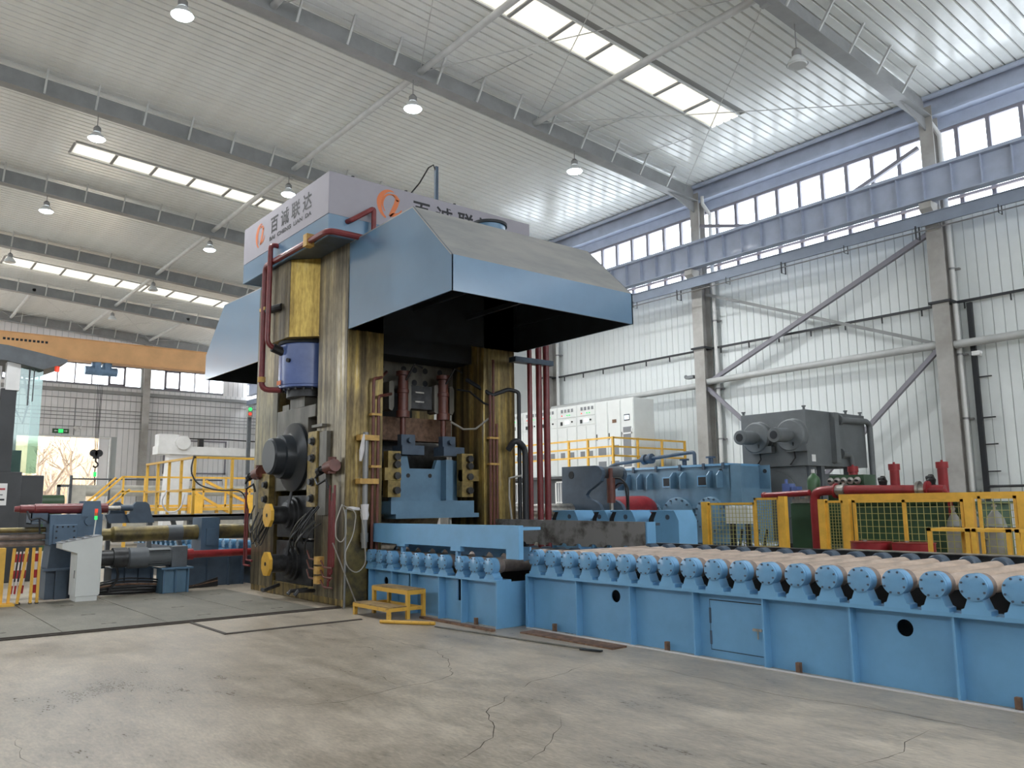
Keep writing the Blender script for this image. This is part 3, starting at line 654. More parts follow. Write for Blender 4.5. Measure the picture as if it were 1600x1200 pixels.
def text_mesh(body, face, u0, u1, v0, v1, bold=0.0):
    """lettering fitted to the rectangle u0..u1 x v0..v1 of a sign face, 4 mm thick"""
    cu = bpy.data.curves.new('lettering', 'FONT'); cu.body = body; cu.size = 1; cu.extrude = 0; cu.offset = bold; cu.resolution_u = 3
    o = bpy.data.objects.new('lettering', cu); COL.objects.link(o); bpy.context.view_layer.update()
    me = o.evaluated_get(bpy.context.evaluated_depsgraph_get()).to_mesh()
    vs = [(v.co.x, v.co.y) for v in me.vertices]; fs = [tuple(p.vertices) for p in me.polygons]
    o.to_mesh_clear(); bpy.data.objects.remove(o); bpy.data.curves.remove(cu)
    xa, xb = min(v[0] for v in vs), max(v[0] for v in vs); ya, yb = min(v[1] for v in vs), max(v[1] for v in vs)
    return MB().add([face(u0+(a-xa)/(xb-xa)*(u1-u0), v0+(b-ya)/(yb-ya)*(v1-v0)) for a, b in vs], fs)
ff = lambda u, v: (u, SYa-.0085, v)
fx = lambda u, v: (SX1+.0085, u, v)
def stroke(face, pts, ws):
    vs = []
    for i, p in enumerate(pts):
        a, b = pts[max(i-1, 0)], pts[min(i+1, len(pts)-1)]; d = Vector((b[0]-a[0], b[1]-a[1])).normalized(); w = ws[i]/2
        vs += [face(p[0]-d.y*w, p[1]+d.x*w), face(p[0]+d.y*w, p[1]-d.x*w)]
    return vs, [(2*i, 2*i+1, 2*i+3, 2*i+2) for i in range(len(pts)-1)]
def emblem(face, cu, cv, s):
    m = MB()
    def S(pts, ws): m.add(*stroke(face, [(cu+a*s, cv+b*s) for a, b in pts], [w*s*1.3 for w in ws]))
    n = 16
    arc = lambda r, a0, a1, ox=0, oy=0, ey=1.15: [(ox+r*math.cos(math.radians(a0+(a1-a0)*k/n)), oy+ey*r*math.sin(math.radians(a0+(a1-a0)*k/n))) for k in range(n+1)]
    taper = lambda w0, w1, w2: [w0+(w1-w0)*min(1, k/(n*.55)) if k < n*.55 else w1+(w2-w1)*(k-n*.55)/(n*.45) for k in range(n+1)]
    S(arc(.46, 75, 245), taper(.02, .17, .05)); S(arc(.33, 60, 225, -.0, .02), taper(.02, .07, .03))
    S(arc(.33, 30, 90, .02, .03), taper(.10, .10, .02))
    S([(.26, .26), (.20, .05), (.08, -.20), (-.04, -.40)], [.14, .14, .13, .08]); S([(-.04, -.40), (.10, -.32), (.24, -.30), (.36, -.22), (.44, -.08)], [.05, .10, .10, .07, .02])
    return m
obj('emblem', emblem(ff, -15.36, 7.04, .46), 'orange', fp)
obj('lettering', text_mesh('百 诚 联 达', ff, -14.86, -13.02, 6.93, 7.27, .022), 'ink', fp)
obj('lettering', text_mesh('BAI  CHENG  LIAN  DA', ff, -14.90, -13.02, 6.80, 6.885, .035), 'ink', fp)
obj('emblem', emblem(fx, 7.22, 7.05, .52), 'orange', sp)
obj('lettering', text_mesh('百 诚 联 达', fx, 7.70, 9.60, 6.90, 7.28, .022), 'ink', sp)
obj('lettering', text_mesh('BAI  CHENG  LIAN  DA', fx, 7.68, 9.55, 6.75, 6.84, .03), 'ink', sp)
ms = thing('antenna_mast', 'thin grey mast with a looping black cable on top of the sign', 'mast', (-12.6, 8.37, 7.38))
obj('pole', MB().box(-12.63, -12.57, 8.34, 8.40, 7.38, 8.18), 'navy', ms)
obj('cable', MB().tube([(-12.6, 8.35, 8.1), (-12.6, 8.30, 8.2), (-12.62, 8.2, 8.12), (-12.7, 8.05, 7.8), (-12.8, 7.85, 7.5), (-12.85, 7.75, 7.38)], .015, 6), 'black', ms)

# ---- piping on the mill
def pipe(label, pts, r, m='red', bend=.12, n=10, name='pipe', group=None, cat='pipe'):
    return tag(obj(name, MB().tube(pts, r, n, bend), m), label, cat, group)
pa = pipe('red pipe rising from the blue cylinder, running along sign base', [(-14.62, 6.22, 3.84), (-14.9, 5.93, 3.86), (-14.9, 5.93, 6.29), (-12.2, 5.93, 6.27), (-12.2, 6.62, 6.27)], .055, bend=.16)
obj('pipe_clamp', MB().box(-13.05, -12.9, 5.86, 6.0, 6.18, 6.40), 'ochre', pa); obj('pipe_clamp', MB().box(-15.05, -14.8, 5.9, 5.97, 5.4, 5.46).cyl((-14.9, 5.93, 4.0), (-14.9, 5.93, 4.1), .075, 10), 'ochre', pa)
pb = pipe('second red pipe dropping from sign base to the blue cylinder top', [(-14.5, 6.08, 6.60), (-14.5, 5.86, 6.61), (-14.5, 5.86, 4.66), (-14.5, 6.14, 4.56)], .048, bend=.12)
obj('rubber_joint', MB().tube([(-14.5, 5.96, 4.62), (-14.5, 6.14, 4.56), (-14.45, 6.22, 4.55)], .085, 10).tube([(-14.9, 5.98, 5.40), (-14.6, 5.98, 5.38), (-14.4, 6.08, 5.40)], .07, 10), 'black', pb)
pipe('short red pipe loop over the front hood corner', [(-12.42, 6.35, 6.56), (-12.22, 6.38, 6.56), (-12.22, 6.8, 6.86), (-12.22, 6.8, 6.2)], .045, bend=.06)
for i, x in enumerate((-12.80, -12.70, -12.60, -12.50)):
    p = pipe(ORD[i]+' from left of four thin red grease pipes by right mill post', [(x-.12, 6.36, .3+.12*i), (x, 6.36-.02*i, .3+.12*i), (x, 6.36-.02*i, 2.0-.13*((i*2) % 3))], .019, bend=.05, n=8, group='grease pipes at the right post')
for i, x in enumerate((-16.42, -16.30)):
    pipe(['outer', 'inner'][i]+' thin red grease pipe on the left post of the mill', [(x+.3, 6.3, .5+.1*i), (x, 6.3, .5+.1*i), (x, 6.3, 2.02-.4*i)], .022, bend=.05, n=8, group='grease pipes at the left post')
for x, lab, sx in ((-12.75, 'red hose manifold bolted on the right post of the mill', 1), (-15.95, 'red hose manifold bolted on the left post of the mill', -1)):
    v = thing('hose_manifold', lab, 'manifold', (x, 6.38, 2.25))
    obj('block', MB().cyl((x-.12, 6.34, 2.3), (x+.16, 6.34, 2.34), .11, 12).cyl((x+.05, 6.34, 2.2), (x+.05, 6.34, 2.48), .07, 10), 'redbrown', v)
    obj('fitting', MB().cyl((x-.28, 6.3, 2.27), (x-.1, 6.33, 2.3), .05, 8).cyl((x-.36, 6.29, 2.24), (x-.28, 6.3, 2.27), .075, 8), 'dsteel', v)
    obj('hose', MB().tube([(x-.3, 6.28, 2.25), (x-.38, 6.24, 2.12), (x-.2, 6.2, 2.02), (x+.02, 6.25, 2.1), (x+.05, 6.28, 1.95)], .022, 8), 'black', v)
# chrome-black hose bundles in front of the roll window
rnd = random.Random(3)
for k in range(10):
    x = -13.95+.06*k+rnd.uniform(-.03, .03); z0 = rnd.uniform(.95, 1.2)
    hs = pipe(ORD[k]+' from left of ten armoured hoses right of the roll necks', [(x-.25, 6.32, z0-.15), (x, 6.22-rnd.uniform(0, .12), z0+.05), (x+.22, 6.22, z0+.3), (x+.40, 6.3, z0+rnd.uniform(.35, .5))], .015, 'dsteel' if k % 5 else 'chock', bend=.12, n=6, name='armoured_hose', group='armoured hoses at the rolls', cat='hose')
for k in range(6):
    x = -15.75+.1*k; z0 = rnd.uniform(.85, 1.25)
    pipe(ORD[k]+' from left of six armoured hoses left of the roll necks', [(x-.2, 6.3, z0+.45), (x-.25, 6.2, z0+.15), (x, 6.15, z0-.12), (x+.35, 6.25, z0+.2+.05*k)], .013, 'dsteel' if k % 3 else 'chock', bend=.12, n=6, name='armoured_hose', group='armoured hoses left of the rolls', cat='hose')
for k, z in enumerate((.42, .58, .74)):
    v = thing('grease_valve', ['lowest', 'middle', 'highest'][k]+' small yellow-bodied grease valve on copper pipes by lower roll', 'valve', (-13.0, 6.28, z), 'grease valves by the lower roll')
    obj('valve_body', MB().box(-13.06, -12.92, 6.22, 6.34, z-.06, z+.07), 'ochre', v); obj('copper_pipe', MB().tube([(-12.5, 6.28, z-.1), (-12.8, 6.28, z-.1), (-12.9, 6.28, z), (-13.35, 6.28, z+.02), (-13.5, 6.3, z+.15)], .016, 6), 'redbrown', v)

# +X face of the near post
dp = tag(obj('drain_pipe', MB().cyl((-12.38, 6.8, .95), (-12.38, 6.8, 2.9), .05, 12).cyl((-12.38, 6.8, 1.05), (-12.38, 6.8, 1.2), .065, 12), 'lampgrey'), 'grey vertical drain pipe on the golden mill post', 'pipe')
for z in (2.02, 2.76): obj('pipe_bracket', MB().box(-12.46, -12.30, 6.66, 7.02, z, z+.09), 'ochre', dp)
obj('taped_joint', MB().lathe([(0, .055), (.3, .075), (.6, .06), (1, .07)], (-12.38, 6.8, 1.42), (-12.38, 6.8, 1.68), 10), 'rag', dp)
for i, (y, z1) in enumerate(((6.95, 3.85), (7.05, 3.55))):
    p = pipe(['taller outer', 'shorter inner'][i]+' thin red-brown pipe on near edge of the mill opening', [(-12.4, y, .9), (-12.4, y, z1), (-12.45, y+.16, z1+.03), (-13.0, y+.6, z1+.25-.1*i)], .028, 'redbrown', bend=.06, group='pipes on the near edge of the mill opening')
    for z in (2.3, 3.2): obj('clip', MB().box(-12.46, -12.36, y-.05, y+.05, z, z+.04), 'ochre', p)
for i, (y, z1) in enumerate(((9.50, 3.75), (9.58, 4.45), (9.66, 3.2))):
    p = pipe(['left', 'tallest middle', 'right short'][i]+' thin red-brown pipe on far edge of the mill opening', [(-12.4, y, .9), (-12.4, y, z1)], .026, 'redbrown', group='pipes on the far edge of the mill opening')
    for z in (2.4, 2.9): obj('clip', MB().box(-12.46, -12.36, y-.04, y+.04, z, z+.04), 'ochre', p)
for i, (y, r) in enumerate(((10.34, .05), (10.58, .062), (10.78, .066))):
    pipe(['first', 'second', 'third'][i]+' of three tall dark red pipes behind the far mill post, counted from the mill', [(-12.2, y, 0), (-12.2, y, 5.2)], r, 'red', n=14)
tag(obj('pipe_clamp', MB().box(-12.3, -12.1, 9.9, 10.9, 4.42, 4.52), 'navy'), 'dark strap tying the three tall red pipes to the mill', 'bracket')
pipe('black pipe standing beside the far golden mill post', [(-12.3, 10.14, .0), (-12.3, 10.14, 3.85), (-12.4, 9.95, 3.9), (-12.4, 9.55, 3.75), (-12.9, 9.3, 4.1)], .04, 'tray', bend=.06)
pipe('grey-black bent pipe between far mill post and red pipes', [(-12.2, 10.2, 0.0), (-12.2, 10.2, 2.75), (-12.2, 9.95, 2.9), (-12.35, 9.9, 2.7)], .06, 'tray', bend=.2, n=12)
tag(obj('hose', MB().tube([(-12.2, 9.9, 1.0), (-12.15, 9.75, 1.8), (-12.2, 9.8, 2.15), (-12.2, 10.1, 2.2)], .02, 8), 'cable'), 'thin grey hose hanging on the far golden mill post', 'hose')

# ---- inside the mill opening
for i, y in enumerate((8.03, 8.95)):
    b = thing('lift_cylinder', ['near red-brown lift cylinder in the mill opening', 'far red-brown lift cylinder in the mill opening'][i], 'cylinder', (-13.2, y, 2.6))
    obj('barrel', MB().lathe([(0, .13), (.14, .13), (.15, .10), (.52, .10), (.53, .115), (.60, .115), (.61, .10), (.9, .10), (.91, .14), (1, .14)], (-13.2, y, 3.30), (-13.2, y, 4.18), 20), 'redbrown', b)
    obj('rod', MB().cyl((-13.2, y, 2.85), (-13.2, y, 3.3), .055, 12), 'redbrown', b)
    obj('clevis', MB().box(-13.12, -12.98, y-.16, y+.14, 2.72, 2.96).box(-13.2, -12.85, y-.22, y+.26, 2.58, 2.75).cyl((-12.98, y, 2.85), (-12.9, y, 2.85), .05, 10), 'navy', b)
    obj('pipe_stub', MB().tube([(-13.1, y, 4.0), (-12.95, y+.1, 4.3), (-13.0, y+.3, 4.25)], .02, 6), 'black', b)
gp = thing('strip_guide', 'blue notched guide plate with a wide blue lip in the mill opening', 'guide', (-12.9, 8.4, 1.4))
obj('plate', MB().prism([(7.66, 1.70), (9.14, 1.70), (9.14, 2.50), (8.66, 2.50), (8.60, 2.33), (8.05, 2.33), (8.0, 2.56), (7.74, 2.56)], 'x', -13.08, -12.98), 'blue2', gp)
obj('eye_hole', MB().cyl((-12.985, 8.02, 2.2), (-12.97, 8.02, 2.2), .04, 12).cyl((-12.985, 8.5, 2.2), (-12.97, 8.5, 2.2), .04, 12), 'black', gp)
obj('rib', MB().box(-13.0, -12.8, 8.75, 8.9, 1.74, 2.5), 'blue2', gp)
obj('lip_bar', MB().box(-13.0, -12.58, 7.43, 9.24, 1.50, 1.73), 'blue2', gp); obj('lip_strip', MB().box(-12.98, -12.56, 7.52, 9.34, 1.42, 1.50), 'blue2', gp)
for lab, y0, y1 in (('near', 7.42, 7.68), ('far', 9.03, 9.29)):
    k = thing('bolted_liner', 'yellowish bolted liner block on the '+lab+' side of the blue guide plate', 'liner', (-12.75, (y0+y1)/2, 1.8))
    obj('block', MB().box(-12.85, -12.68, y0, y1, 1.80, 2.62).box(-12.8, -12.66, y0-.08 if lab == 'near' else y0, y1 if lab == 'near' else y1+.22, 2.1, 2.32), 'brass', k)
    for z in (1.92, 2.18, 2.38, 2.52): obj('bolt', MB().cyl((-12.68, (y0+y1)/2+.03, z), (-12.60, (y0+y1)/2+.03, z), .065, 10), 'dsteel', k)
hb = thing('valve_block', 'dark hydraulic block with grey side pads between the two lift cylinders', 'hydraulic block', (-13.4, 8.45, 3.5))
obj('block', MB().box(-13.6, -13.3, 8.2, 8.75, 3.5, 3.95), 'dsteel', hb); obj('handle', MB().box(-13.3, -13.27, 8.35, 8.55, 3.62, 3.65).box(-13.3, -13.27, 8.35, 8.55, 3.80, 3.83), 'steel', hb)
for y in (7.8, 8.18, 8.82, 9.18): obj('side_pad', MB().prism([(y-.05, 3.45), (y+.02, 3.42), (y+.06, 3.5), (y+.06, 3.92), (y+.02, 4.0), (y-.05, 3.97)], 'x', -13.5, -13.24), 'chock', hb)
obj('cross_brace', MB().box(-13.9, -13.6, 7.2, 9.42, 2.9, 3.35), 'rust', mill)
tag(obj('hose', MB().tube([(-13.0, 9.15, 3.9), (-12.8, 9.3, 3.85), (-12.5, 9.42, 3.6), (-12.42, 9.52, 3.55)], .02, 8), 'black'), 'upper black hose from far lift cylinder to the mill post', 'hose')
tag(obj('hose', MB().tube([(-13.0, 9.0, 3.25), (-12.8, 9.15, 3.1), (-12.6, 9.3, 3.1), (-12.45, 9.5, 3.3)], .02, 8), 'cable'), 'lower grey hose from far lift cylinder to the mill post', 'hose')

# coiled hose and rods leaning on the near mill corner
hz = thing('coiled_hose', 'loops of grey air hose hung on the near mill corner', 'hose', (-12.3, 6.45, .5))
obj('loop', MB().tube([(-12.35, 6.36, 1.68), (-12.3, 6.22, 1.38), (-12.3, 6.23, 1.14), (-12.3, 6.33, 1.05), (-12.3, 6.43, 1.18), (-12.3, 6.39, 1.55), (-12.35, 6.36, 1.68)], .009, 6, .08), 'cable', hz)
obj('loop', MB().tube([(-12.3, 6.36, 1.66), (-12.2, 6.55, 1.56), (-12.2, 6.5, 1.18), (-12.2, 6.34, .88), (-12.2, 6.40, .66), (-12.2, 6.58, .55), (-12.2, 6.74, .70), (-12.2, 6.70, 1.2), (-12.2, 6.62, 1.60)], .010, 6, .1), 'cable', hz)
obj('hook_rag', MB().lathe([(0, .02), (.4, .035), (1, .025)], (-12.35, 6.45, 1.62), (-12.35, 6.68, 1.60), 8), 'rag', hz)
tag(obj('rag', MB().lathe([(0, .015), (.2, .03), (.6, .045), (1, .02)], (-12.3, 6.72, 2.86), (-12.3, 6.66, 2.4), 8), 'rag'), 'white rag tied beside the grey drain pipe', 'rag')
tag(obj('steel_rod', MB().cyl((-12.1, 6.08, 1.07), (-12.1, 6.55, .03), .012, 8), 'steel'), 'thin steel rod leaning against the mill corner behind the yellow step', 'rod')
tag(obj('floor_conduit', MB().cyl((-12.38, 6.45, 0), (-12.38, 6.45, 1.6), .018, 8), 'lampgrey'), 'thin grey upright conduit at the near mill corner', 'conduit')

# ================================================================== ROLLER TABLES
def bearing_cap_mesh(name, r, y0, y1):   # local: axis along y through origin
    m = MB().lathe([(0, r*.965), (.02, r), (.22, r), (.221, r*.95), (.27, r*.95), (.271, r), (1, r)], (0, y0, 0), (0, y1, 0), 28)
    return meshof(name, m, 'capblue')
def pedestal_mesh(h, y0, y1):
    return meshof('bearing_pedestal', MB().prism([(-.115, -h), (.115, -h), (.115, -h+.035), (.09, -h+.045), (.055, -.085), (.085, -.02), (-.085, -.02), (-.055, -.085), (-.09, -h+.045), (-.115, -h+.035)], 'y', y0, y1), 'tblue')
def roller_set(table, xs, z, ya, yb, h, r_body, bm='roller'):
    cap = bearing_cap_mesh('bearing_cap', .112, 0, .12); ped = pedestal_mesh(h, .02, .16)
    body = meshof('roller', MB().lathe([(0, .06), (.035, .06), (.036, r_body), (.045, r_body+.008), (.055, r_body), (.965, r_body), (.97, .06), (1, .06)], (0, .1, 0), (0, yb-ya, 0), 28), bm)
    hub = meshof('bearing_hub', MB().lathe([(0, .10), (.8, .105), (1, .085)], (0, .12, 0), (0, .24, 0), 20), 'hub')
    bm_ = MB()
    for k in range(8):
        a = 2*PI*(k+.5)/8; bm_.cyl((.095*math.cos(a), -.010, .095*math.sin(a)), (.095*math.cos(a), .012, .095*math.sin(a)), .010, 6)
    bolts = meshof('cap_bolt', bm_, 'navy')
    fcap = meshof('far_cap', MB().lathe([(0, .09), (.1, .105), (1, .105)], (0, yb-ya-.02, 0), (0, yb-ya+.14, 0), 20), 'navy')
    for x in xs:
        r = inst('roller', body, (x, ya, z), table)
        for me in (cap, hub, fcap, ped, bolts):
            q = inst(me.name.split('.')[0], me, (x, ya, z), r)
            if me is bolts: q['kind'] = 'stuff'
t2 = thing('roller_table', 'long blue roller table running toward the right edge, many tan rollers', 'roller table', (-5, 8.4, 0))
X2 = [-8.51+.327*k for k in range(24)]
roller_set(t2, X2, .935, 7.24, 9.55, .22, .074)
TX0, TX1 = -8.70, -1.0
sf = obj('top_flange', MB().box(TX0, TX1, 7.26, 7.46, .68, .715), 'tblue', t2)
obj('inner_web', MB().box(TX0, TX1, 7.62, 7.64, 0, .7).box(TX0, TX1, 9.4, 9.42, 0, .85), 'hoodin', t2)  # near-black colour puts shade behind the holes of the web panels
obj('table_bed', MB().box(TX0, TX1, 7.5, 9.45, .3, .34), 'hub', t2)
ribs_x = [-8.69, -7.74, -6.82, -5.88, -5.0, -4.07, -3.15, -2.2, -1.3]
rb_me = meshof('stiffener_rib', MB().box(-.01, .01, 7.28, 7.40, 0, .68), 'tblue')
for x in ribs_x:
    inst('stiffener_rib', rb_me, (x, 0, 0), t2)
for i in range(len(ribs_x)-1):
    x0, x1 = ribs_x[i]+.01, ribs_x[i+1]-.01
    if i in (1, 5):
        cx = -7.14 if i == 1 else -3.61; m = MB().holed(x0, x1, 0, .68, 7.385, 7.40, cx, .53, .075)
    else: m = MB().box(x0, x1, 7.385, 7.40, 0, .68)
    obj('web_panel', m, 'tblue', t2)
dr = obj('access_door', MB().box(-5.72, -5.06, 7.372, 7.385, .09, .60), 'tblue', t2)
obj('hinge', MB().cyl((-5.72, 7.37, .36), (-5.72, 7.37, .52), .012, 8), 'navy', dr); obj('hinge', MB().cyl((-5.72, 7.37, .14), (-5.72, 7.37, .28), .012, 8), 'navy', dr)
obj('latch', MB().box(-5.18, -5.07, 7.352, 7.372, .335, .36).cyl((-5.11, 7.345, .36), (-5.11, 7.345, .26), .008, 6), 'steel', dr)
obj('door_gap', MB().box(-5.735, -5.05, 7.3835, 7.3845, .08, .61), 'hoodin', dr)
ft = meshof('foot_lug', MB().box(-.022, .022, 7.30, 7.345, 0, .10), 'rust')
for x in (-8.2, -6.3, -4.65, -2.72, -1.8): inst('foot_lug', ft, (x, 0, 0), t2)
obj('grout_line', MB().box(TX0, TX1, 7.25, 7.28, 0, .012), 'rag', t2)
obj('end_plate', MB().box(TX0-.012, TX0, 7.26, 9.6, 0, .70), 'tblue', t2)
fr = obj('far_side_rail', MB().box(TX0, TX1, 9.84, 9.86, .3, 1.02).box(TX0, TX1, 9.80, 9.92, 1.02, 1.035), 'dsteel', t2)
obj('cover_strip', MB().box(-5.6, TX1, 9.79, 9.95, 1.036, 1.046), 'steel', t2)

t1 = thing('roller_table', 'short blue roller table next to the mill behind yellow step', 'roller table', (-10.6, 8.2, 0))
X1 = [-12.36, -12.03, -11.69, -11.26, -10.90, -10.54, -10.18, -9.74, -9.39, -9.05]
roller_set(t1, X1, .815, 6.88, 9.5, .185, .09, 'roller_d')
A0, A1 = -12.48, -8.88
obj('top_flange', MB().box(A0, A1, 6.89, 7.15, .605, .635), 'tblue', t1)
r1 = [-12.39, -11.64, -11.06, -10.29, -9.71, -8.905]
for x in r1: obj('stiffener_rib', MB().box(x-.01, x+.01, 6.90, 7.04, 0, .605), 'tblue', t1)
for i in range(5):
    x0, x1 = r1[i]+.01, r1[i+1]-.01
    if i == 0: obj('web_panel', MB().holed(x0, x1, 0, .605, 7.02, 7.04, -12.02, .42, .07), 'tblue', t1)
    elif i in (1, 3):
        s = (x0+x1)/2+.10; obj('web_panel', MB().box(x0, s-.06, 7.02, 7.04, 0, .605).box(s+.06, x1, 7.02, 7.04, 0, .605).box(s-.06, s+.06, 7.02, 7.04, 0, .28).box(s-.06, s+.06, 7.02, 7.04, .58, .605), 'tblue', t1)
    else: obj('web_panel', MB().box(x0, x1, 7.02, 7.04, 0, .605), 'tblue', t1)
obj('end_plate', MB().box(A1-.012, A1, 6.9, 9.6, 0, .605), 'tblue', t1)
obj('inner_web', MB().box(A0, A1-.02, 7.25, 7.27, 0, .6).box(A0, A1-.02, 9.4, 9.42, 0, .6), 'hoodin', t1)  # shade inside the short table is painted on as near-black
obj('table_bed', MB().box(A0, A1-.02, 7.1, 9.4, .2, .24), 'hub', t1)
obj('foot_lug', MB().box(-9.45, -9.40, 6.93, 6.97, 0, .09), 'rust', t1)
tag(obj('sill_strip', MB().box(-10.5, -8.75, 6.70, 6.77, 0, .03), 'rust'), 'rusty flat bar on floor along the short roller table', 'steel bar')
# rollers run on under the mill and out on the entry side
t3 = thing('roller_table', 'entry side roller table behind the mill on far left', 'roller table', (-22, 8.3, 0))
X3 = [-17.0-.45*k for k in range(22)]
roller_set(t3, X3, .82, 6.88, 9.5, .185, .09, 'roller_d')
obj('side_frame', MB().box(-27, -16.7, 7.0, 7.06, 0, .62).box(-27, -16.7, 6.9, 7.16, .60, .635), 'navy', t3); obj('side_frame', MB().box(-27, -16.7, 9.3, 9.36, 0, .62).box(-27, -16.7, 9.2, 9.5, .60, .635), 'navy', t3)

# ---- side guards along the short table
g1 = thing('side_guard', 'light blue flat side guard over the short roller table front', 'side guard', (-10.45, 7.0, .9))
obj('face_plate', MB().prism([(-12.40, 1.05), (-11.62, 1.03), (-11.62, 1.0), (-11.38, 1.0), (-11.38, 1.04), (-10.10, 1.04), (-10.10, .98), (-9.84, .98), (-9.84, 1.05), (-8.78, 1.05), (-8.78, .92), (-8.50, .92), (-8.50, 1.37), (-12.40, 1.36)], 'y', 6.98, 7.06), 'tblue', g1, bevel=.006)
sc = [(-12.38, 1.06), (-12.38, .90)]
for k in range(10):
    for a in range(0, 181, 30):
        cx = X1[k]+.0; sc.append((cx-.115*math.cos(math.radians(a)), .86+.10*math.sin(math.radians(a))))
sc += [(-8.8, .90), (-8.8, 1.06)]
obj('scalloped_plate', MB().prism(sc, 'y', 7.42, 7.45), 'tblue', g1)
obj('web', MB().box(-12.38, -8.6, 7.06, 7.45, 1.30, 1.34), 'tblue', g1)
obj('post', MB().box(-11.53, -11.47, 7.0, 7.06, .84, 1.03), 'capblue', g1); obj('post', MB().box(-10.0, -9.94, 7.0, 7.06, .84, 1.0), 'capblue', g1)
g2 = thing('side_guard', 'grey grimy side guard on far side of the rollers', 'side guard', (-10.5, 9.6, .9))
sc = [(-12.4, 1.38), (-12.4, .93)]
for k in range(11):
    cx = -12.3+.36*k
    if cx > -8.75: break
    for a in range(0, 181, 45): sc.append((cx-.10*math.cos(math.radians(a)), .94+.05*math.sin(math.radians(a))))
sc += [(-8.62, .93), (-8.62, 1.36)]
obj('face_plate', MB().prism(sc, 'y', 9.6, 9.66), 'scale', g2)
obj('end_plate', MB().box(-8.61, -8.58, 9.6, 9.8, .93, 1.36), 'tblue', g2); obj('web', MB().box(-12.4, -8.62, 9.66, 9.95, 1.30, 1.34), 'navy', g2)
# pusher stands behind it
def stand(x0, x1, y, lab, tall=False, double=False):
    s = thing('pusher_stand', lab, 'stand', ((x0+x1)/2, y, 0))
    zt = 1.51
    obj('head_plate', MB().prism([(x0+.14, 0), (x1+.02, 0), (x1+.02, 1.34), (x1-.07, zt), (x0+.22, zt), (x0+.14, 1.36)], 'y', y, y+.5), 'tblue', s)
    sl = MB().prism([(x0+.01, 1.10 if tall else 1.0), (x0+.14, 1.10 if tall else 1.0), (x0+.14, 1.36), (x0+.22, zt-.02), (x0+.10, zt-.02), (x0+.01, 1.36)], 'y', y+.01, y+.4)
    obj('slot', sl, 'hoodin', s)
    obj('slot_cover', MB().prism([(x0+.06, zt-.02), (x1-.07, zt-.02), (x1-.07, zt+.01), (x0+.06, zt+.01)], 'y', y-.01, y+.5).box(x0-.02, x0+.01, y, y+.5, 0, 1.36), 'tblue', s)
    obj('boss', MB().cyl((x1-.22, y-.012, 1.40), (x1-.22, y, 1.40), .045, 12), 'navy', s)
    if tall:
        obj('cross_piece', MB().box(x0, x0+.16, y-.005, y+.3, 1.02, 1.12), 'tblue', s); obj('lower_opening', MB().box(x0+.02, x0+.14, y+.01, y+.3, .6, 1.02), 'hoodin', s)
    return s
stand(-12.58, -11.82, 11.2, 'leftmost of four blue pusher stands behind the grey guard')
stand(-11.42, -10.98, 11.2, 'second blue pusher stand from left behind the grey guard')
stand(-10.96, -10.30, 11.2, 'third blue pusher stand, before the red drive shaft')
stand(-9.98, -9.30, 11.2, 'rightmost tall blue pusher stand at the grey guard end', True)

# ---- yellow step stool and bars on the floor
s = thing('step_stool', 'worn yellow two-step metal stool in front of the short table', 'step stool', (-11.0, 6.5, 0))
obj('tread', MB().box(-11.55, -10.5, 6.5, 6.80, .41, .425), 'tread', s); obj('tread', MB().box(-11.6, -10.53, 6.2, 6.5, .175, .19), 'tread', s)
obj('frame', MB().box(-11.55, -10.5, 6.49, 6.51, .35, .41).box(-11.55, -10.5, 6.79, 6.81, .35, .41).box(-10.52, -10.49, 6.5, 6.8, .35, .41).box(-11.56, -11.53, 6.5, 6.8, .35, .41), 'yellowd', s)
obj('frame', MB().box(-11.6, -10.53, 6.19, 6.21, .125, .175).box(-10.55, -10.52, 6.2, 6.8, .125, .175).box(-11.61, -11.58, 6.2, 6.8, .125, .175).box(-11.6, -10.53, 6.79, 6.81, .125, .165), 'yellowd', s)
for x, y, h in ((-11.58, 6.2, .18), (-10.57, 6.2, .18), (-11.53, 6.5, .41), (-10.54, 6.5, .41), (-11.53, 6.77, .41), (-10.54, 6.77, .41)): obj('leg', MB().box(x-.028, x+.028, y, y+.05, 0, h), 'yellowd', s)
tag(obj('yellow_bar', MB().cyl((-10.42, 6.0, .03), (-9.72, 6.46, .03), .026, 10), 'yellowd'), 'rusty yellow round bar lying before the step stool', 'bar')
b = tag(obj('thin_rod', MB().cyl((-9.6, 6.38, .012), (-6.95, 6.68, .012), .010, 8), 'chock'), 'long thin steel rod lying on floor by roller table', 'rod')
obj('hook_end', MB().beam((-6.98, 6.62, .014), (-6.72, 6.70, .014), .05, .02), 'dsteel', b)

# ================================================================== LAMPS AND CRANE
def lamp(x, y, z, label, on, power=1.0):
    t = thing('high_bay_lamp', label, 'lamp', (x, y, z), 'high bay lamps under the roof beams')
    fz = flange_z(y)
    obj('rod', MB().cyl((x, y, z+.36), (x, y, fz+.02), .012, 6), 'lampgrey', t)
    obj('gear_housing', MB().lathe([(0, .07), (.2, .10), (.7, .10), (1, .05)], (x, y, z+.18), (x, y, z+.38), 14), 'lampgrey', t)
    obj('reflector', MB().lathe([(0, .225), (.1, .22), (.5, .17), (1, .09)], (x, y, z+.01), (x, y, z+.20), 20, cap=False), 'reflector', t)
    obj('lens', MB().lathe([(0, .19), (.4, .205), (1, .21)], (x, y, z-.02), (x, y, z+.02), 20), 'lens' if on else 'lensoff', t)
    if on:
        l = bpy.data.lights.new('lamp_light', 'SPOT'); l.energy = LAMP_W*power*4; l.spot_size = math.radians(150); l.spot_blend = 0.6; l.shadow_soft_size = 0.2; l.color = (0.95, 0.98, 1.0)
        o = bpy.data.objects.new('lamp_light', l); COL.objects.link(o); o.location = (x, y, z-.05)
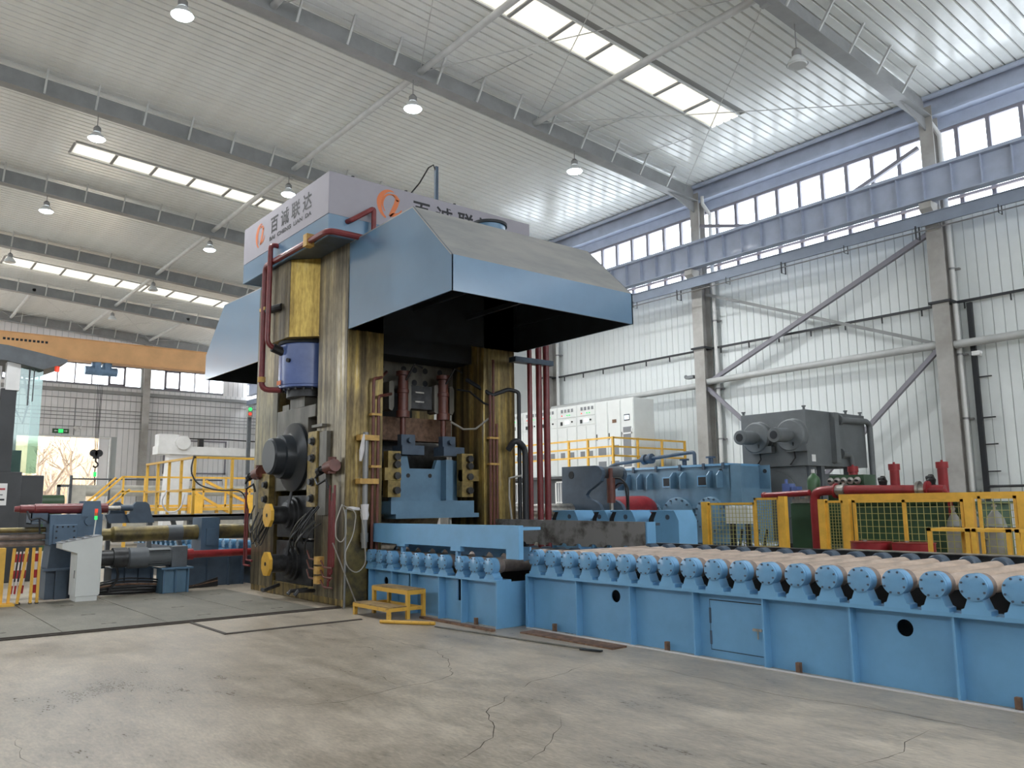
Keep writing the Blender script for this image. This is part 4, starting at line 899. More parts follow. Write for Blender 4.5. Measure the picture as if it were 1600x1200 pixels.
lamp(-16.2, 4.5, 11.66, 'bright lit bay lamp at top left of the roof', True)
lamp(-16.2, 10.06, 11.36, 'lit bay lamp above the sign box under the second beam', True)
lamp(-16.2, 15.55, 11.16, 'lit bay lamp above the hood, nearest the right windows', True)
lamp(-23.7, 4.5, 11.77, 'lit bay lamp above left roof skylight', True)
lamp(-23.7, 10.1, 11.5, 'lit bay lamp just left of the sign box top', True)
lamp(-31.2, 4.5, 11.9, 'bay lamp hanging at far left under the third beam', True, .4)
lamp(-31.2, 10.15, 11.6, 'bay lamp under the third beam, left of blue sign base', True, .4)
lamp(-38.7, 4.4, 11.9, 'dark unlit bay lamp before the far skylight strip, left edge', False)
lamp(-38.7, 10.1, 11.6, 'dark unlit bay lamp before the far skylight strip, middle', False)
lamp(-46.2, 10.1, 11.6, 'smallest dark bay lamp above the orange crane', False)
lamp(-8.7, 15.0, 10.88, 'unlit bay lamp on the beam near the right column', False)

cr = thing('overhead_crane', 'orange overhead crane girder spanning before the rear windows', 'crane', (-48, 8, 9.5))
obj('girder', MB().box(-48.3, -47.7, -12, 20.3, 9.53, 10.63), 'crane', cr); obj('flange', MB().box(-48.4, -47.6, -12, 20.3, 9.50, 9.53).box(-48.4, -47.6, -12, 20.3, 10.63, 10.66), 'crane', cr)
obj('end_carriage', MB().box(-49.4, -46.6, 20.0, 20.75, 10.06, 10.5), 'crane', cr)
m = MB()
for k in range(11): m.box(-47.695, -47.69, 5.4+.19*k, 5.4+.19*k+.12, 10.22, 10.34)
obj('faded_marks', m, 'hoodin', cr)
ho = obj('hoist', MB().cyl((-48, 9.3, 9.05), (-48, 10.9, 9.05), .24, 16).box(-48.2, -47.75, 9.75, 10.05, 9.1, 9.62).box(-48.2, -47.75, 10.25, 10.5, 9.1, 9.55).cyl((-48, 9.62, 9.4), (-48, 10.02, 9.4), .2, 12).cyl((-48, 10.15, 9.4), (-48, 10.6, 9.4), .17, 12), 'hoist', cr)
m = MB()
for y in (9.98, 10.06, 10.16, 10.24): m.cyl((-48, y, 8.9), (-48, 10.1+(y-10.1)*.5, 4.8), .014, 6)
obj('rope', m, 'dsteel', ho)
hk = obj('hook_block', MB().cyl((-48.06, 10.0, 4.6), (-47.94, 10.0, 4.6), .2, 12).cyl((-48.06, 10.25, 4.6), (-47.94, 10.25, 4.6), .2, 12).box(-48.05, -47.95, 9.98, 10.27, 4.3, 4.7).tube([(-48, 10.12, 4.35), (-48, 10.12, 4.15), (-48, 10.24, 4.05), (-48, 10.24, 3.92), (-48, 10.12, 3.83), (-48, 10.0, 3.92)], .045, 8, .06), 'dsteel', cr)
obj('tag', MB().box(-48.03, -47.97, 10.05, 10.2, 3.35, 3.6), 'greenlt', hk); obj('chain', MB().tube([(-48, 10.12, 3.8), (-48, 10.1, 3.4), (-48, 10.16, 3.0), (-48, 10.1, 2.7), (-48, 10.14, 2.4)], .03, 6), 'dsteel', hk)

# ================================================================== RIGHT SIDE EQUIPMENT
room = thing('electrical_room', 'dark grey flat-roofed room with white barred windows under the cabinets', 'room', (-20.5, 19, 0))
obj('wall', MB().box(-24.5, -16.7, 17.3, 21.1, 0, 2.42), 'room', room); obj('roof_slab', MB().box(-24.6, -16.6, 17.2, 21.1, 2.42, 2.5), 'dsteel', room)
for x in (-21.35, -19.2, -17.6):
    w = obj('window_frame', MB().box(x, x+.6, 17.27, 17.3, 1.45, 1.5).box(x, x+.6, 17.27, 17.3, 2.3, 2.35).box(x, x+.05, 17.27, 17.3, 1.45, 2.35).box(x+.55, x+.6, 17.27, 17.3, 1.45, 2.35), 'white', room)
    m = MB()
    for k in range(4): m.box(x+.13+.11*k, x+.15+.11*k, 17.275, 17.295, 1.5, 2.3)
    obj('bar', m.box(x+.05, x+.55, 17.275, 17.295, 1.68, 1.71), 'white', w); obj('pane', MB().box(x+.05, x+.55, 17.296, 17.3, 1.5, 2.3), 'vent', w)
rl = thing('guard_rail', 'yellow two-bar guard rail along the roof of the dark room', 'railing', (-20, 17.35, 2.5))
for x in (-23.9, -21.9, -20.05, -18.6, -17.75, -16.7): obj('post', MB().box(x-.03, x+.03, 17.3, 17.36, 2.5, 3.6), 'yellow', rl)
for y in (18.4, 19.5, 20.6): obj('post', MB().box(-16.73, -16.67, y-.03, y+.03, 2.5, 3.6), 'yellow', rl)
for z in (3.57, 3.31, 3.04): obj('bar', MB().box(-24.3, -16.67, 17.31, 17.35, z-.025, z+.025).box(-16.72, -16.68, 17.31, 20.63, z-.025, z+.025), 'yellow', rl)
edges_ = [-23.9, -22.83, -21.94, -20.95, -19.97, -19.07, -18.51, -17.94, -17.38]
for i in range(8):
    x0, x1 = edges_[i]+.006, edges_[i+1]-.006
    kind = 'door' if i >= 5 else 'switch'
    lab = {0: 'leftmost pale switch cabinet of the row, behind the red pipes', 1: 'second pale switch cabinet from left, behind the red pipes', 2: 'third pale switch cabinet from left with small round knobs', 3: 'fourth pale switch cabinet with dark framed screen', 4: 'fifth pale switch cabinet with green and red pilot lights', 5: 'plain tall pale cabinet between switch cabinets and the red-label one', 6: 'tall pale cabinet with a small dark display, next to last', 7: 'rightmost tall pale cabinet with lit screen and white grille'}[i]
    c = thing('switch_cabinet', lab, 'cabinet', ((x0+x1)/2, 19.5, 2.5), 'pale electrical cabinets on the room roof')
    H = 4.97
    obj('body', MB().box(x0, x1, 19.02, 19.98, 2.5, H), 'cabinet', c, bevel=.008)
    if kind == 'switch':
        xm = (x0+x1)/2
        obj('door', MB().box(x0+.02, xm-.01, 19.0, 19.02, 2.62, 4.22).box(xm+.01, x1-.02, 19.0, 19.02, 2.62, 4.22), 'cabinet', c)
        up = obj('instrument_panel', MB().box(x0+.02, x1-.02, 19.0, 19.02, 4.27, 4.54).box(x0+.02, x1-.02, 19.0, 19.02, 4.58, H-.04), 'cabinet', c)
        for k in range(4): obj('meter', MB().box(x0+.2+.17*k, x0+.29+.17*k, 18.985, 19.0, 4.76, 4.87), 'vent', up)
        obj('screen', MB().box(xm-.1, xm+.12, 18.985, 19.0, 4.35, 4.48), 'screen' if i > 2 else 'vent', up)
        obj('switch', MB().box(x0+.18, x0+.26, 18.97, 19.0, 4.33, 4.45), 'black', up); obj('knob', MB().cyl((x1-.22, 19.0, 4.42), (x1-.22, 18.97, 4.42), .03, 8), 'black', up)
        obj('pilot_light', MB().cyl((x0+.24, 19.0, 4.66), (x0+.24, 18.98, 4.66), .022, 8), 'redlamp', up); obj('pilot_light', MB().cyl((x0+.5, 19.0, 4.66), (x0+.5, 18.98, 4.66), .022, 8).cyl((x0+.62, 19.0, 4.66), (x0+.62, 18.98, 4.66), .022, 8), 'greenlt', up)
        obj('vent', MB().box(x0+.15, x0+.36, 18.992, 19.0, 3.15, 3.38), 'vent', c); obj('vent', MB().box(x1-.36, x1-.15, 18.992, 19.0, 3.15, 3.38), 'vent', c)
    else:
        obj('door', MB().box(x0+.02, x1-.02, 19.0, 19.02, 2.62, H-.06), 'cabinet', c)
        if i == 7:
            obj('screen', MB().box(x0+.17, x0+.37, 18.985, 19.0, 4.28, 4.42), 'screen', c); obj('screen_bezel', MB().box(x0+.15, x0+.39, 18.99, 19.0, 4.25, 4.45), 'black', c)
            obj('grille', MB().box(x0+.1, x1-.1, 18.99, 19.0, 2.8, 4.05), 'vent', c); obj('grille_frame', MB().box(x0+.06, x0+.1, 18.98, 19.0, 2.76, 4.0).box(x1-.1, x1-.06, 18.98, 19.0, 2.76, 4.0).box(x0+.06, x1-.06, 18.98, 19.0, 3.82, 3.87).box(x0+.06, x1-.06, 18.98, 19.0, 3.1, 3.15), 'white', c)
        else:
            obj('vent', MB().box(x0+.1, x1-.1, 18.992, 19.0, 3.2, 3.5), 'vent', c); obj('vent', MB().box(x0+.1, x1-.1, 18.992, 19.0, 2.75, 3.0), 'vent', c)
            if i == 6: obj('display', MB().box(x0+.2, x0+.38, 18.99, 19.0, 4.22, 4.33), 'rust', c)
        obj('handle', MB().box(x0+.03, x0+.06, 18.98, 19.0, 3.7, 3.9), 'black', c)

sp = thing('spindle_carrier', 'dark grey-blue spindle carrier with round hole and red vertical cylinder', 'spindle carrier', (-13.6, 13, 0))
pl_ = [(-14.1, 2.50), (-13.0, 2.49), (-12.88, 2.46), (-12.80, 2.38), (-12.78, 2.28), (-12.84, 2.14), (-13.05, 2.02), (-13.24, 1.93), (-13.32, 1.84), (-13.24, 1.76), (-13.05, 1.71), (-12.90, 1.62), (-12.83, 1.50), (-12.86, 1.38), (-13.0, 1.2), (-13.0, 0), (-14.1, 0)]
obj('front_cheek', MB().prism(pl_, 'y', 12.9, 13.0), 'navy', sp); obj('rear_cheek', MB().prism(pl_, 'y', 13.6, 13.7), 'navy', sp)
obj('eye_hole', MB().cyl((-13.78, 12.89, 2.30), (-13.78, 12.9, 2.30), .085, 20), 'hoodin', sp)
obj('pin', MB().cyl((-12.93, 13.0, 2.34), (-12.93, 13.65, 2.34), .13, 16), 'motorlt', sp)
lc = obj('lift_cylinder', MB().cyl((-12.72, 13.1, 1.66), (-12.72, 13.1, 2.20), .095, 16).cyl((-12.72, 13.1, 2.20), (-12.72, 13.1, 2.42), .05, 12), 'redbrown', sp)
obj('rod', MB().cyl((-12.72, 13.1, 1.25), (-12.72, 13.1, 1.66), .05, 12), 'steel', lc)
obj('hose', MB().tube([(-12.85, 13.2, 2.2), (-12.5, 13.2, 2.2), (-12.3, 13.2, 2.0), (-12.3, 13.2, 1.3)], .02, 8, .15).tube([(-12.85, 13.2, 1.7), (-12.65, 13.2, 2.08), (-12.4, 13.2, 2.1), (-12.35, 13.2, 1.8), (-12.35, 13.2, 1.25)], .018, 8, .1), 'black', sp)
ds = thing('drive_shaft', 'red drive shaft with rounded coupling entering the blue gearbox', 'drive shaft', (-13.65, 13, 1.5))
obj('coupling', MB().lathe([(0, .10), (.02, .30), (.72, .34), (.86, .34), (.97, .28), (1, .15)], (-13.62, 13.75, 1.50), (-13.62, 15.38, 1.48), 28), 'redbr', ds)
obj('shaft', MB().cyl((-14.3, 9.9, 1.5), (-13.7, 13.75, 1.5), .16, 18), 'steel', ds)
obj('lower_shaft', MB().cyl((-14.4, 9.9, .75), (-13.8, 15.4, .85), .16, 18), 'steel', ds)

gb = thing('gearbox', 'large blue pinion gearbox with ribs and bolted bearing covers', 'gearbox', (-13.1, 16.1, 0))
GY = 15.5
obj('upper_casing', MB().box(-15.0, -11.3, GY, 16.66, 1.56, 2.48), 'blue2', gb); obj('lower_casing', MB().box(-15.0, -11.3, GY, 16.66, .72, 1.5), 'blue2', gb)
obj('split_flange', MB().box(-15.05, -11.25, GY-.06, 16.72, 1.50, 1.56), 'blue2', gb); obj('lid', MB().box(-15.05, -11.32, GY-.04, 16.7, 2.48, 2.53), 'capblue', gb)
obj('foundation', MB().box(-15.1, -11.2, GY+.05, 16.7, 0, .72).box(-14.8, -11.9, GY-.02, GY+.05, .1, .6), 'navy', gb)
rib = meshof('casing_rib', MB().prism([(GY, 1.98), (GY-.22, 1.98), (GY-.22, 2.26), (GY-.1, 2.37), (GY, 2.37)], 'x', -.015, .015), 'blue2')
for x in (-14.62, -14.35, -13.95, -13.62, -12.88, -12.58, -11.80, -11.52): inst('casing_rib', rib, (x, 0, 0), gb)
for x in (-13.28, -12.22): 
    f = obj('inspection_frame', MB().box(x, x+.34, GY-.02, GY, 2.02, 2.27), 'capblue', gb); obj('inspection_glass', MB().box(x+.03, x+.31, GY-.025, GY-.02, 2.05, 2.24), 'hoodin', f)
for cx, cz, r in ((-12.80, 1.28, .50), (-13.62, 1.30, .36), (-11.85, 1.36, .42)):
    cv = obj('bearing_cover', MB().lathe([(0, r*.92), (.2, r), (1, r)], (cx, GY-.10, cz), (cx, GY, cz), 36), 'blue2', gb)
    m = MB()
    for k in range(16): a = 2*PI*k/16; m.cyl((cx+r*.9*math.cos(a), GY-.13, cz+r*.9*math.sin(a)), (cx+r*.9*math.cos(a), GY-.09, cz+r*.9*math.sin(a)), .025, 6)
    obj('bolt', m, 'navy', cv)
for x in (-14.9, -14.2, -13.45, -12.7, -12.0, -11.45): obj('flange_bolt', MB().box(x-.025, x+.025, GY-.08, GY-.06, 1.48, 1.60), 'navy', gb); obj('lid_clamp', MB().box(x-.03, x+.03, GY-.07, GY-.03, 2.4, 2.55), 'navy', gb)
obj('end_cheek', MB().box(-11.32, -11.02, GY, GY+.04, 1.95, 2.50).box(-11.32, -11.02, 16.62, 16.66, 1.95, 2.50).box(-11.3, -11.02, GY, 16.66, .72, 1.95), 'blue2', gb)
obj('cheek_hole', MB().cyl((-11.55, GY-.01, 2.36), (-11.55, GY, 2.36), .05, 14).cyl((-11.14, 16.61, 2.36), (-11.14, 16.62, 2.36), .05, 14), 'hoodin', gb)
obj('breather', MB().cyl((-12.2, 16, 2.53), (-12.2, 16, 2.7), .06, 10).cyl((-12.2, 16, 2.7), (-12.2, 16, 2.74), .12, 12).cyl((-13.0, 16, 2.53), (-13.0, 16, 2.68), .06, 10).cyl((-13.0, 16, 2.68), (-13.0, 16, 2.72), .12, 12), 'navy', gb)
lp = tag(obj('oil_pipe', MB().tube([(-15.6, 15.9, 2.55), (-15.3, 15.9, 2.68), (-12.75, 15.9, 2.86), (-12.6, 15.9, 2.86), (-12.6, 15.9, 2.5)], .045, 12, .12), 'navy'), 'blue oil pipe with flange above the gearbox lid', 'pipe')
obj('pipe_flange', MB().cyl((-14.25, 15.9, 2.755), (-14.15, 15.9, 2.765), .13, 14).cyl((-14.05, 15.9, 2.77), (-13.95, 15.9, 2.775), .13, 14).cyl((-14.15, 15.9, 2.76), (-14.05, 15.9, 2.77), .09, 12), 'navy', lp)

mo = thing('drive_motor', 'big grey-black drive motor topped by cooler box with two blowers', 'motor', (-11.1, 18.3, 0))
obj('cooler_box', MB().box(-12.0, -10.25, 17.0, 19.7, 2.46, 3.76), 'motor', mo, bevel=.01)
obj('stator_body', MB().box(-11.95, -10.35, 17.05, 17.5, .7, 2.46).box(-11.9, -10.6, 17.5, 19.5, .7, 2.3), 'motor', mo)
obj('end_shield', MB().cyl((-11.15, 16.98, 1.75), (-11.15, 17.06, 1.75), .60, 36), 'motor', mo)
obj('plinth', MB().box(-12.1, -10.2, 16.95, 19.8, 0, .7), 'dsteel', mo)
for x in (-11.5, -10.58):
    b = obj('blower', MB().lathe([(0, .34), (.2, .38), (.9, .38), (1, .40)], (x, 16.82, 3.17), (x, 17.0, 3.17), 32).box(x-.1, x+.42, 16.84, 17.0, 2.79, 2.95), 'motor', mo)
    obj('blower_motor', MB().lathe([(0, .10), (.01, .165), (.12, .175), (.14, .165), (.8, .165), (.81, .13), (1, .13)], (x, 16.2, 3.15), (x, 16.82, 3.17), 24), 'motor', b)
    obj('fan_grille', MB().cyl((x, 16.192, 3.15), (x, 16.20, 3.15), .095, 18), 'hoodin', b)
    obj('cable', MB().tube([(x+.1, 16.8, 3.0), (x+.05, 16.95, 2.65), (x-.1, 16.97, 2.5)], .018, 6), 'black', b)
m = MB()
for x, y in ((-11.95, 17.05), (-10.3, 17.05), (-10.3, 18.9), (-10.3, 19.6)): m.cyl((x, y, 3.76), (x, y, 3.82), .03, 8).cyl((x, y, 3.82), (x, y, 3.85), .05, 8)
obj('eye_bolt', m, 'motor', mo)
cp = obj('cooling_pipe', MB().tube([(-10.2, 18.4, 3.58), (-10.1, 19.5, 3.6), (-10.1, 19.65, 3.5), (-10.1, 19.65, .7)], .07, 12, .15).tube([(-10.2, 18.4, 2.75), (-10.15, 18.75, 2.75), (-10.15, 18.8, 2.4), (-10.15, 18.8, 1.9)], .06, 12, .1), 'motor', mo)
obj('water_header', MB().box(-10.25, -10.12, 18.05, 18.25, 2.55, 3.74), 'motor', cp); obj('header_flange', MB().cyl((-10.2, 18.35, 3.58), (-10.19, 18.42, 3.58), .13, 14), 'motor', cp); obj('header_flange', MB().cyl((-10.2, 18.35, 2.77), (-10.19, 18.45, 2.77), .12, 14), 'motor', cp)
obj('name_plate', MB().box(-10.25, -10.245, 17.18, 17.34, 2.56, 2.72), 'white', mo)
for ya, yb in ((17.1, 17.2), (17.6, 17.75), (18.8, 18.9)): obj('side_frame', MB().box(-10.4, -10.28, ya, yb, 1.5, 2.46), 'motorlt', mo)

# fences
def fence(label, x0, x1, z0, z1, y, posts, step=.09, frame=.04):
    f = thing('mesh_fence', label, 'fence', ((x0+x1)/2, y, 0), 'yellow mesh fence panels')
    obj('frame', MB().box(x0, x1, y-.02, y+.02, z1-frame, z1).box(x0, x1, y-.02, y+.02, z0, z0+frame).box(x0, x0+frame, y-.02, y+.02, z0, z1).box(x1-frame, x1, y-.02, y+.02, z0, z1), 'yellow', f)
    m = MB(); x = x0+step
    while x < x1-.01: m.box(x-.004, x+.004, y-.004, y+.004, z0+.02, z1-.02); x += step
    z = z0+step
    while z < z1-.01: m.box(x0+.02, x1-.02, y-.004, y+.004, z-.004, z+.004); z += step
    w = obj('wire_mesh', m, 'wire', f); w['kind'] = 'stuff'
    for px, wd in posts: obj('post', MB().box(px-wd/2, px+wd/2, y-.05, y+.05, 0, z1+.02), 'yellow', f)
    return f
fence('yellow mesh fence panel left of the gate, before the blue gearbox', -9.63, -8.62, .25, 1.64, 12.5, ((-9.70, .13),), .075)
fence('narrow yellow mesh gate with raised top beside the green tank', -8.60, -8.10, .84, 1.72, 12.46, ((-8.03, .12),), .05)
fence('narrow yellow mesh fence panel between two thick posts', -7.26, -6.95, .2, 1.66, 12.5, ((-7.32, .12), (-6.89, .10)), .05)
f = fence('wide yellow mesh fence panel before the green tank and red drums', -6.79, -5.12, .45, 1.66, 12.5, ((-5.04, .12),), .10)
obj('mid_post', MB().box(-6.0, -5.95, 12.48, 12.52, .6, 1.66), 'yellow', f)
f = fence('yellow mesh fence panel before the grey gas cylinders', -4.92, -4.42, .4, 1.70, 12.5, ((-4.34, .13),), .10)
fence('yellow mesh fence panel at the right picture edge', -4.2, -2.6, .4, 1.70, 12.5, ((-2.5, .12),), .10)
tag(obj('fence_header', MB().box(-7.3, -2.4, 12.98, 13.05, 1.66, 1.76), 'yellow'), 'yellow header bar running behind the fence tops', 'rail')
for i, (x0, x1) in enumerate(((-4.98, -4.46), (-4.43, -3.99), (-3.94, -3.40))):
    b = thing('pipe_barrier', 'low yellow square-tube barrier, '+['left', 'middle', 'right'][i]+' one of three by the far roller ends', 'barrier', ((x0+x1)/2, 11, 0), 'low yellow barriers')
    obj('frame', MB().box(x0, x1, 10.98, 11.02, 1.25, 1.29).box(x0, x1, 10.98, 11.02, .92, .97).box(x0, x0+.05, 10.98, 11.02, 0, 1.29).box(x1-.05, x1, 10.98, 11.02, 0, 1.29), 'yellow', b)
    obj('rear_frame', MB().box(x0, x1, 11.4, 11.44, 1.25, 1.29).box(x0+.25, x0+.29, 11.4, 11.44, 0, 1.29).box(x0, x1, 11.0, 11.44, 1.27, 1.285) if i != 9 else MB(), 'yellowd', b)
hp = tag(obj('hand_guard', MB().tube([(-4.15, 12.4, .9), (-4.15, 12.4, 1.55), (-3.9, 12.4, 1.72), (-2.6, 12.4, 1.74)], .05, 10, .2), 'crane'), 'bent orange-yellow guard tube at the right edge behind the barriers', 'guard')

# hydraulic station
tk = thing('hydraulic_tank', 'dark green hydraulic tank behind the wide mesh fence', 'tank', (-6.3, 14, 0))
obj('tank_body', MB().box(-7.2, -5.4, 13.3, 15.0, .1, 1.58), 'green', tk, bevel=.01); obj('skid', MB().box(-7.3, -5.3, 13.2, 15.1, 0, .1), 'dsteel', tk)
obj('tank_lid', MB().box(-7.25, -5.35, 13.25, 15.05, 1.58, 1.62), 'green', tk)
tk2 = thing('valve_stand', 'dark green valve stand with silver handwheels behind the red elbow pipe', 'valve stand', (-8.0, 14.2, 0))
obj('stand_body', MB().box(-8.55, -7.98, 13.5, 15.0, 0, 1.62), 'green', tk2, bevel=.01); obj('manifold', MB().box(-7.80, -7.16, 13.6, 14.0, 1.80, 2.10).box(-7.9, -7.1, 13.7, 14.0, .9, 1.80), 'green', tk2)
for k in range(5):
    w = obj('handwheel', MB().lathe([(0, .03), (.3, .062), (1, .062)], (-7.76+.125*k, 13.55, 2.0), (-7.76+.125*k, 13.58, 2.0), 14), 'steel', tk2); obj('hub', MB().cyl((-7.76+.125*k, 13.5, 2.0), (-7.76+.125*k, 13.6, 2.0), .02, 8), 'black', w)
obj('blue_valve', MB().box(-8.7, -8.55, 13.5, 13.7, 1.80, 1.98).cyl((-8.62, 13.52, 1.98), (-8.62, 13.52, 2.06), .03, 8).box(-8.5, -8.38, 13.5, 13.65, 1.80, 1.92), 'hydblue', tk2)
obj('fitting_row', MB().box(-8.5, -8.05, 13.48, 13.6, 1.62, 1.70).cyl((-8.4, 13.5, 1.70), (-8.4, 13.5, 1.76), .05, 8).cyl((-8.2, 13.5, 1.70), (-8.2, 13.5, 1.74), .05, 8), 'steel', tk2)
gc = thing('gas_cylinder', 'green gas cylinder with white cap standing above the red pipe', 'gas cylinder', (-8.2, 13.75, 1.6))
obj('bottle', MB().lathe([(0, .11), (.75, .115), (.86, .10), (.95, .05), (1, .03)], (-8.2, 13.75, 1.62), (-8.2, 13.75, 2.16), 18), 'gasgreen', gc); obj('cap', MB().cyl((-8.2, 13.75, 2.16), (-8.2, 13.75, 2.23), .03, 8), 'rag', gc)
rp = tag(obj('return_pipe', MB().tube([(-7.96, 13.35, 0), (-7.96, 13.35, 1.82), (-7.6, 13.35, 1.84), (-5.72, 13.35, 1.80)], .085, 14, .22), 'redbr'), 'thick bright red pipe bending from floor and running above the fence', 'pipe')
for x in (-7.55, -7.38, -6.12, -5.98): obj('flange', MB().cyl((x-.02, 13.35, 1.825), (x+.02, 13.35, 1.825), .13, 16), 'redbr' if x < -7.5 or x > -6 else 'steel', rp)
obj('bellows', MB().cyl((-7.53, 13.35, 1.83), (-7.40, 13.35, 1.83), .10, 16), 'steel', rp); obj('bellows', MB().cyl((-6.10, 13.35, 1.81), (-6.0, 13.35, 1.81), .10, 16), 'steel', rp)
tag(obj('red_line', MB().cyl((-8.95, 13.3, 1.76), (-8.02, 13.3, 1.80), .055, 12).cyl((-8.98, 13.3, 1.76), (-8.93, 13.3, 1.76), .07, 12), 'redbr'), 'thinner bright red pipe left of the elbow above the mesh gate', 'pipe')
tag(obj('red_drop', MB().tube([(-5.72, 13.3, 1.8), (-5.62, 13.25, 1.72), (-5.6, 13.25, .2)], .035, 10, .08), 'redbr'), 'slim bright red pipe dropping behind the mesh beside gas cylinders', 'pipe')
for i, (x, z0, lab) in enumerate(((-7.40, 1.95, 'short red filter tube behind the green valve stand'), (-6.57, 1.85, 'tall red filter tube standing at the middle of red pipe'), (-5.80, 1.85, 'tall red filter tube at the right end of red pipe'))):
    t = thing('filter_housing', lab, 'filter', (x, 13.7 if i == 0 else 13.5, z0), 'red filter tubes')
    y = 13.7 if i == 0 else 13.5
    obj('tube_body', MB().cyl((x, y, z0-.25), (x, y, 2.18), .075, 16), 'redbr', t); obj('cap', MB().cyl((x, y, 2.15), (x, y, 2.25), .092, 16).cyl((x, y, 2.25), (x, y, 2.28), .02, 8), 'redbr', t)
for x in (-6.78, -5.99):
    t = thing('pump_valve', ('left' if x < -6.5 else 'right')+' of two small black valve stacks on the red pipe', 'valve', (x, 13.5, 1.85), 'black valves on the red pipe')
    obj('body', MB().lathe([(0, .10), (.3, .06), (.6, .075), (.8, .05), (1, .03)], (x, 13.5, 1.84), (x, 13.5, 2.06), 10), 'black', t); obj('wheel', MB().cyl((x-.06, 13.48, 2.0), (x+.05, 13.48, 2.02), .035, 8), 'black', t)
dm0 = None
for i, (x, lab) in enumerate(((-6.33, 'left red oil drum at the foot of the mesh fence'), (-5.69, 'right red oil drum at the foot of the mesh fence'))):
    d = thing('oil_drum', lab, 'drum', (x, 12.1, 0), 'red oil drums')
    obj('drum_body', MB().lathe([(0, .29), (.02, .30), (.33, .29), (.35, .305), (.37, .29), (.66, .29), (.68, .305), (.70, .29), (.985, .29), (1, .30)], (x, 12.1, 0), (x, 12.1, 1.04), 28), 'redbr', d); obj('bung', MB().cyl((x-.1, 12.1, 1.03), (x-.1, 12.1, 1.06), .03, 8), 'steel', d)
for x, r, h, lab in ((-5.56, .115, 1.46, 'first grey gas cylinder from left behind the mesh'), (-5.25, .11, 1.40, 'second grey gas cylinder behind the yellow post'), (-4.98, .145, 1.50, 'stout grey gas cylinder with silver valve between two posts'), (-4.45, .14, 1.2, 'grey gas cylinder at far right behind the barriers')):
    g = thing('gas_cylinder', lab, 'gas cylinder', (x, 13.2, 0), 'grey gas cylinders')
    obj('bottle', MB().lathe([(0, r), (.84, r), (.92, r*.8), (.98, r*.35), (1, r*.25)], (x, 13.2, 0), (x, 13.2, h), 22), 'gas', g); obj('valve', MB().cyl((x, 13.2, h), (x, 13.2, h+.10), .02, 8).box(x-.03, x+.03, 13.18, 13.22, h+.04, h+.07), 'steel', g)
tag(obj('cylinder_strap', MB().box(-5.75, -4.3, 13.03, 13.05, 1.22, 1.25), 'dsteel'), 'dark strap bar holding the grey gas cylinders', 'strap')
jb = thing('junction_box', 'white junction box behind the left mesh fence panel', 'box', (-9.45, 12.9, 1.3))
obj('box_body', MB().box(-9.55, -9.05, 12.9, 13.1, 1.25, 1.58), 'cabinet', jb, bevel=.006); obj('leg', MB().box(-9.5, -9.44, 12.95, 13.05, 0, 1.25).box(-9.16, -9.1, 12.95, 13.05, 0, 1.25), 'dsteel', jb)
pm_ = thing('pump_set', 'dark pump set with hoses behind left mesh fence panel', 'pump', (-9.0, 13.4, 0))
obj('pump_body', MB().cyl((-9.6, 13.4, .7), (-8.7, 13.4, .7), .22, 18).box(-9.6, -8.7, 13.2, 13.6, 0, .5), 'navy', pm_)
m = MB()
for k in range(5): m.tube([(-9.5+.17*k, 13.1, .3), (-9.48+.17*k, 12.95, .8), (-9.45+.18*k, 13.0, 1.15)], .025, 6, .1)
obj('hose', m, 'black', pm_)
cm_ = tag(obj('wall_camera', MB().box(-8.08, -7.9, 20.95, 21.08, 5.12, 5.22).box(-8.02, -7.98, 21.08, 21.3, 5.12, 5.16).cyl((-7.92, 21.0, 5.17), (-7.87, 20.98, 5.17), .04, 10), 'white'), 'small white camera on the black cable drop', 'camera')
tag(obj('wall_camera', MB().box(-16.75, -16.45, 20.85, 21.0, 5.62, 5.72).cyl((-16.8, 20.9, 5.7), (-16.75, 20.9, 5.7), .06, 10), 'vent'), 'small camera beside the middle column at the horizontal tube', 'camera')

# ================================================================== ENTRY SIDE, FAR LEFT
mn = thing('slab_pusher', 'grey-blue slab pusher on pedestal with red cylinder on top', 'slab pusher', (-17.8, 3.4, 0))
obj('pedestal', MB().box(-18.1, -17.4, 2.95, 3.85, 0, .52).box(-17.4, -17.3, 3.1, 3.3, 0, .52).box(-17.4, -17.3, 3.5, 3.7, 0, .52), 'navy', mn); obj('pedestal_flange', MB().box(-18.15, -17.25, 2.88, 3.92, .52, .56), 'navy', mn)
obj('column', MB().prism([(2.97, .56), (3.85, .56), (3.82, 1.0), (3.0, 1.0)], 'x', -18.05, -17.4), 'navy', mn)
bd = obj('gear_body', MB().box(-18.1, -17.4, 2.96, 3.86, .98, 1.55).box(-18.0, -17.35, 3.02, 3.42, 1.0, 1.36), 'blue3', mn, bevel=.01)
obj('bolt', MB().cyl((-17.4, 3.62, 1.42), (-17.35, 3.62, 1.42), .08, 18), 'blue3', bd)
m = MB()
for y in (3.08, 3.17, 3.26, 3.35): m.cyl((-17.35, y, 1.32), (-17.335, y, 1.32), .018, 6)
for z in (1.24, 1.12): m.cyl((-17.35, 3.07, z), (-17.335, 3.07, z), .018, 6).cyl((-17.35, 3.37, z), (-17.335, 3.37, z), .018, 6)
obj('bolt', m, 'hoodin', bd)
for xa in (-17.45, -17.85): obj('cylinder_cheek', MB().prism([(3.48, 1.5), (3.84, 1.5), (3.80, 1.80), (3.52, 1.80)], 'x', xa, xa+.07), 'blue3', mn)
obj('side_tray', MB().box(-18.0, -17.5, 2.66, 2.96, 1.38, 1.40).box(-18.0, -17.5, 2.66, 2.68, 1.38, 1.58).box(-18.0, -17.5, 2.94, 2.96, 1.38, 1.58).box(-17.52, -17.5, 2.66, 2.96, 1.42, 1.58), 'navy', mn)
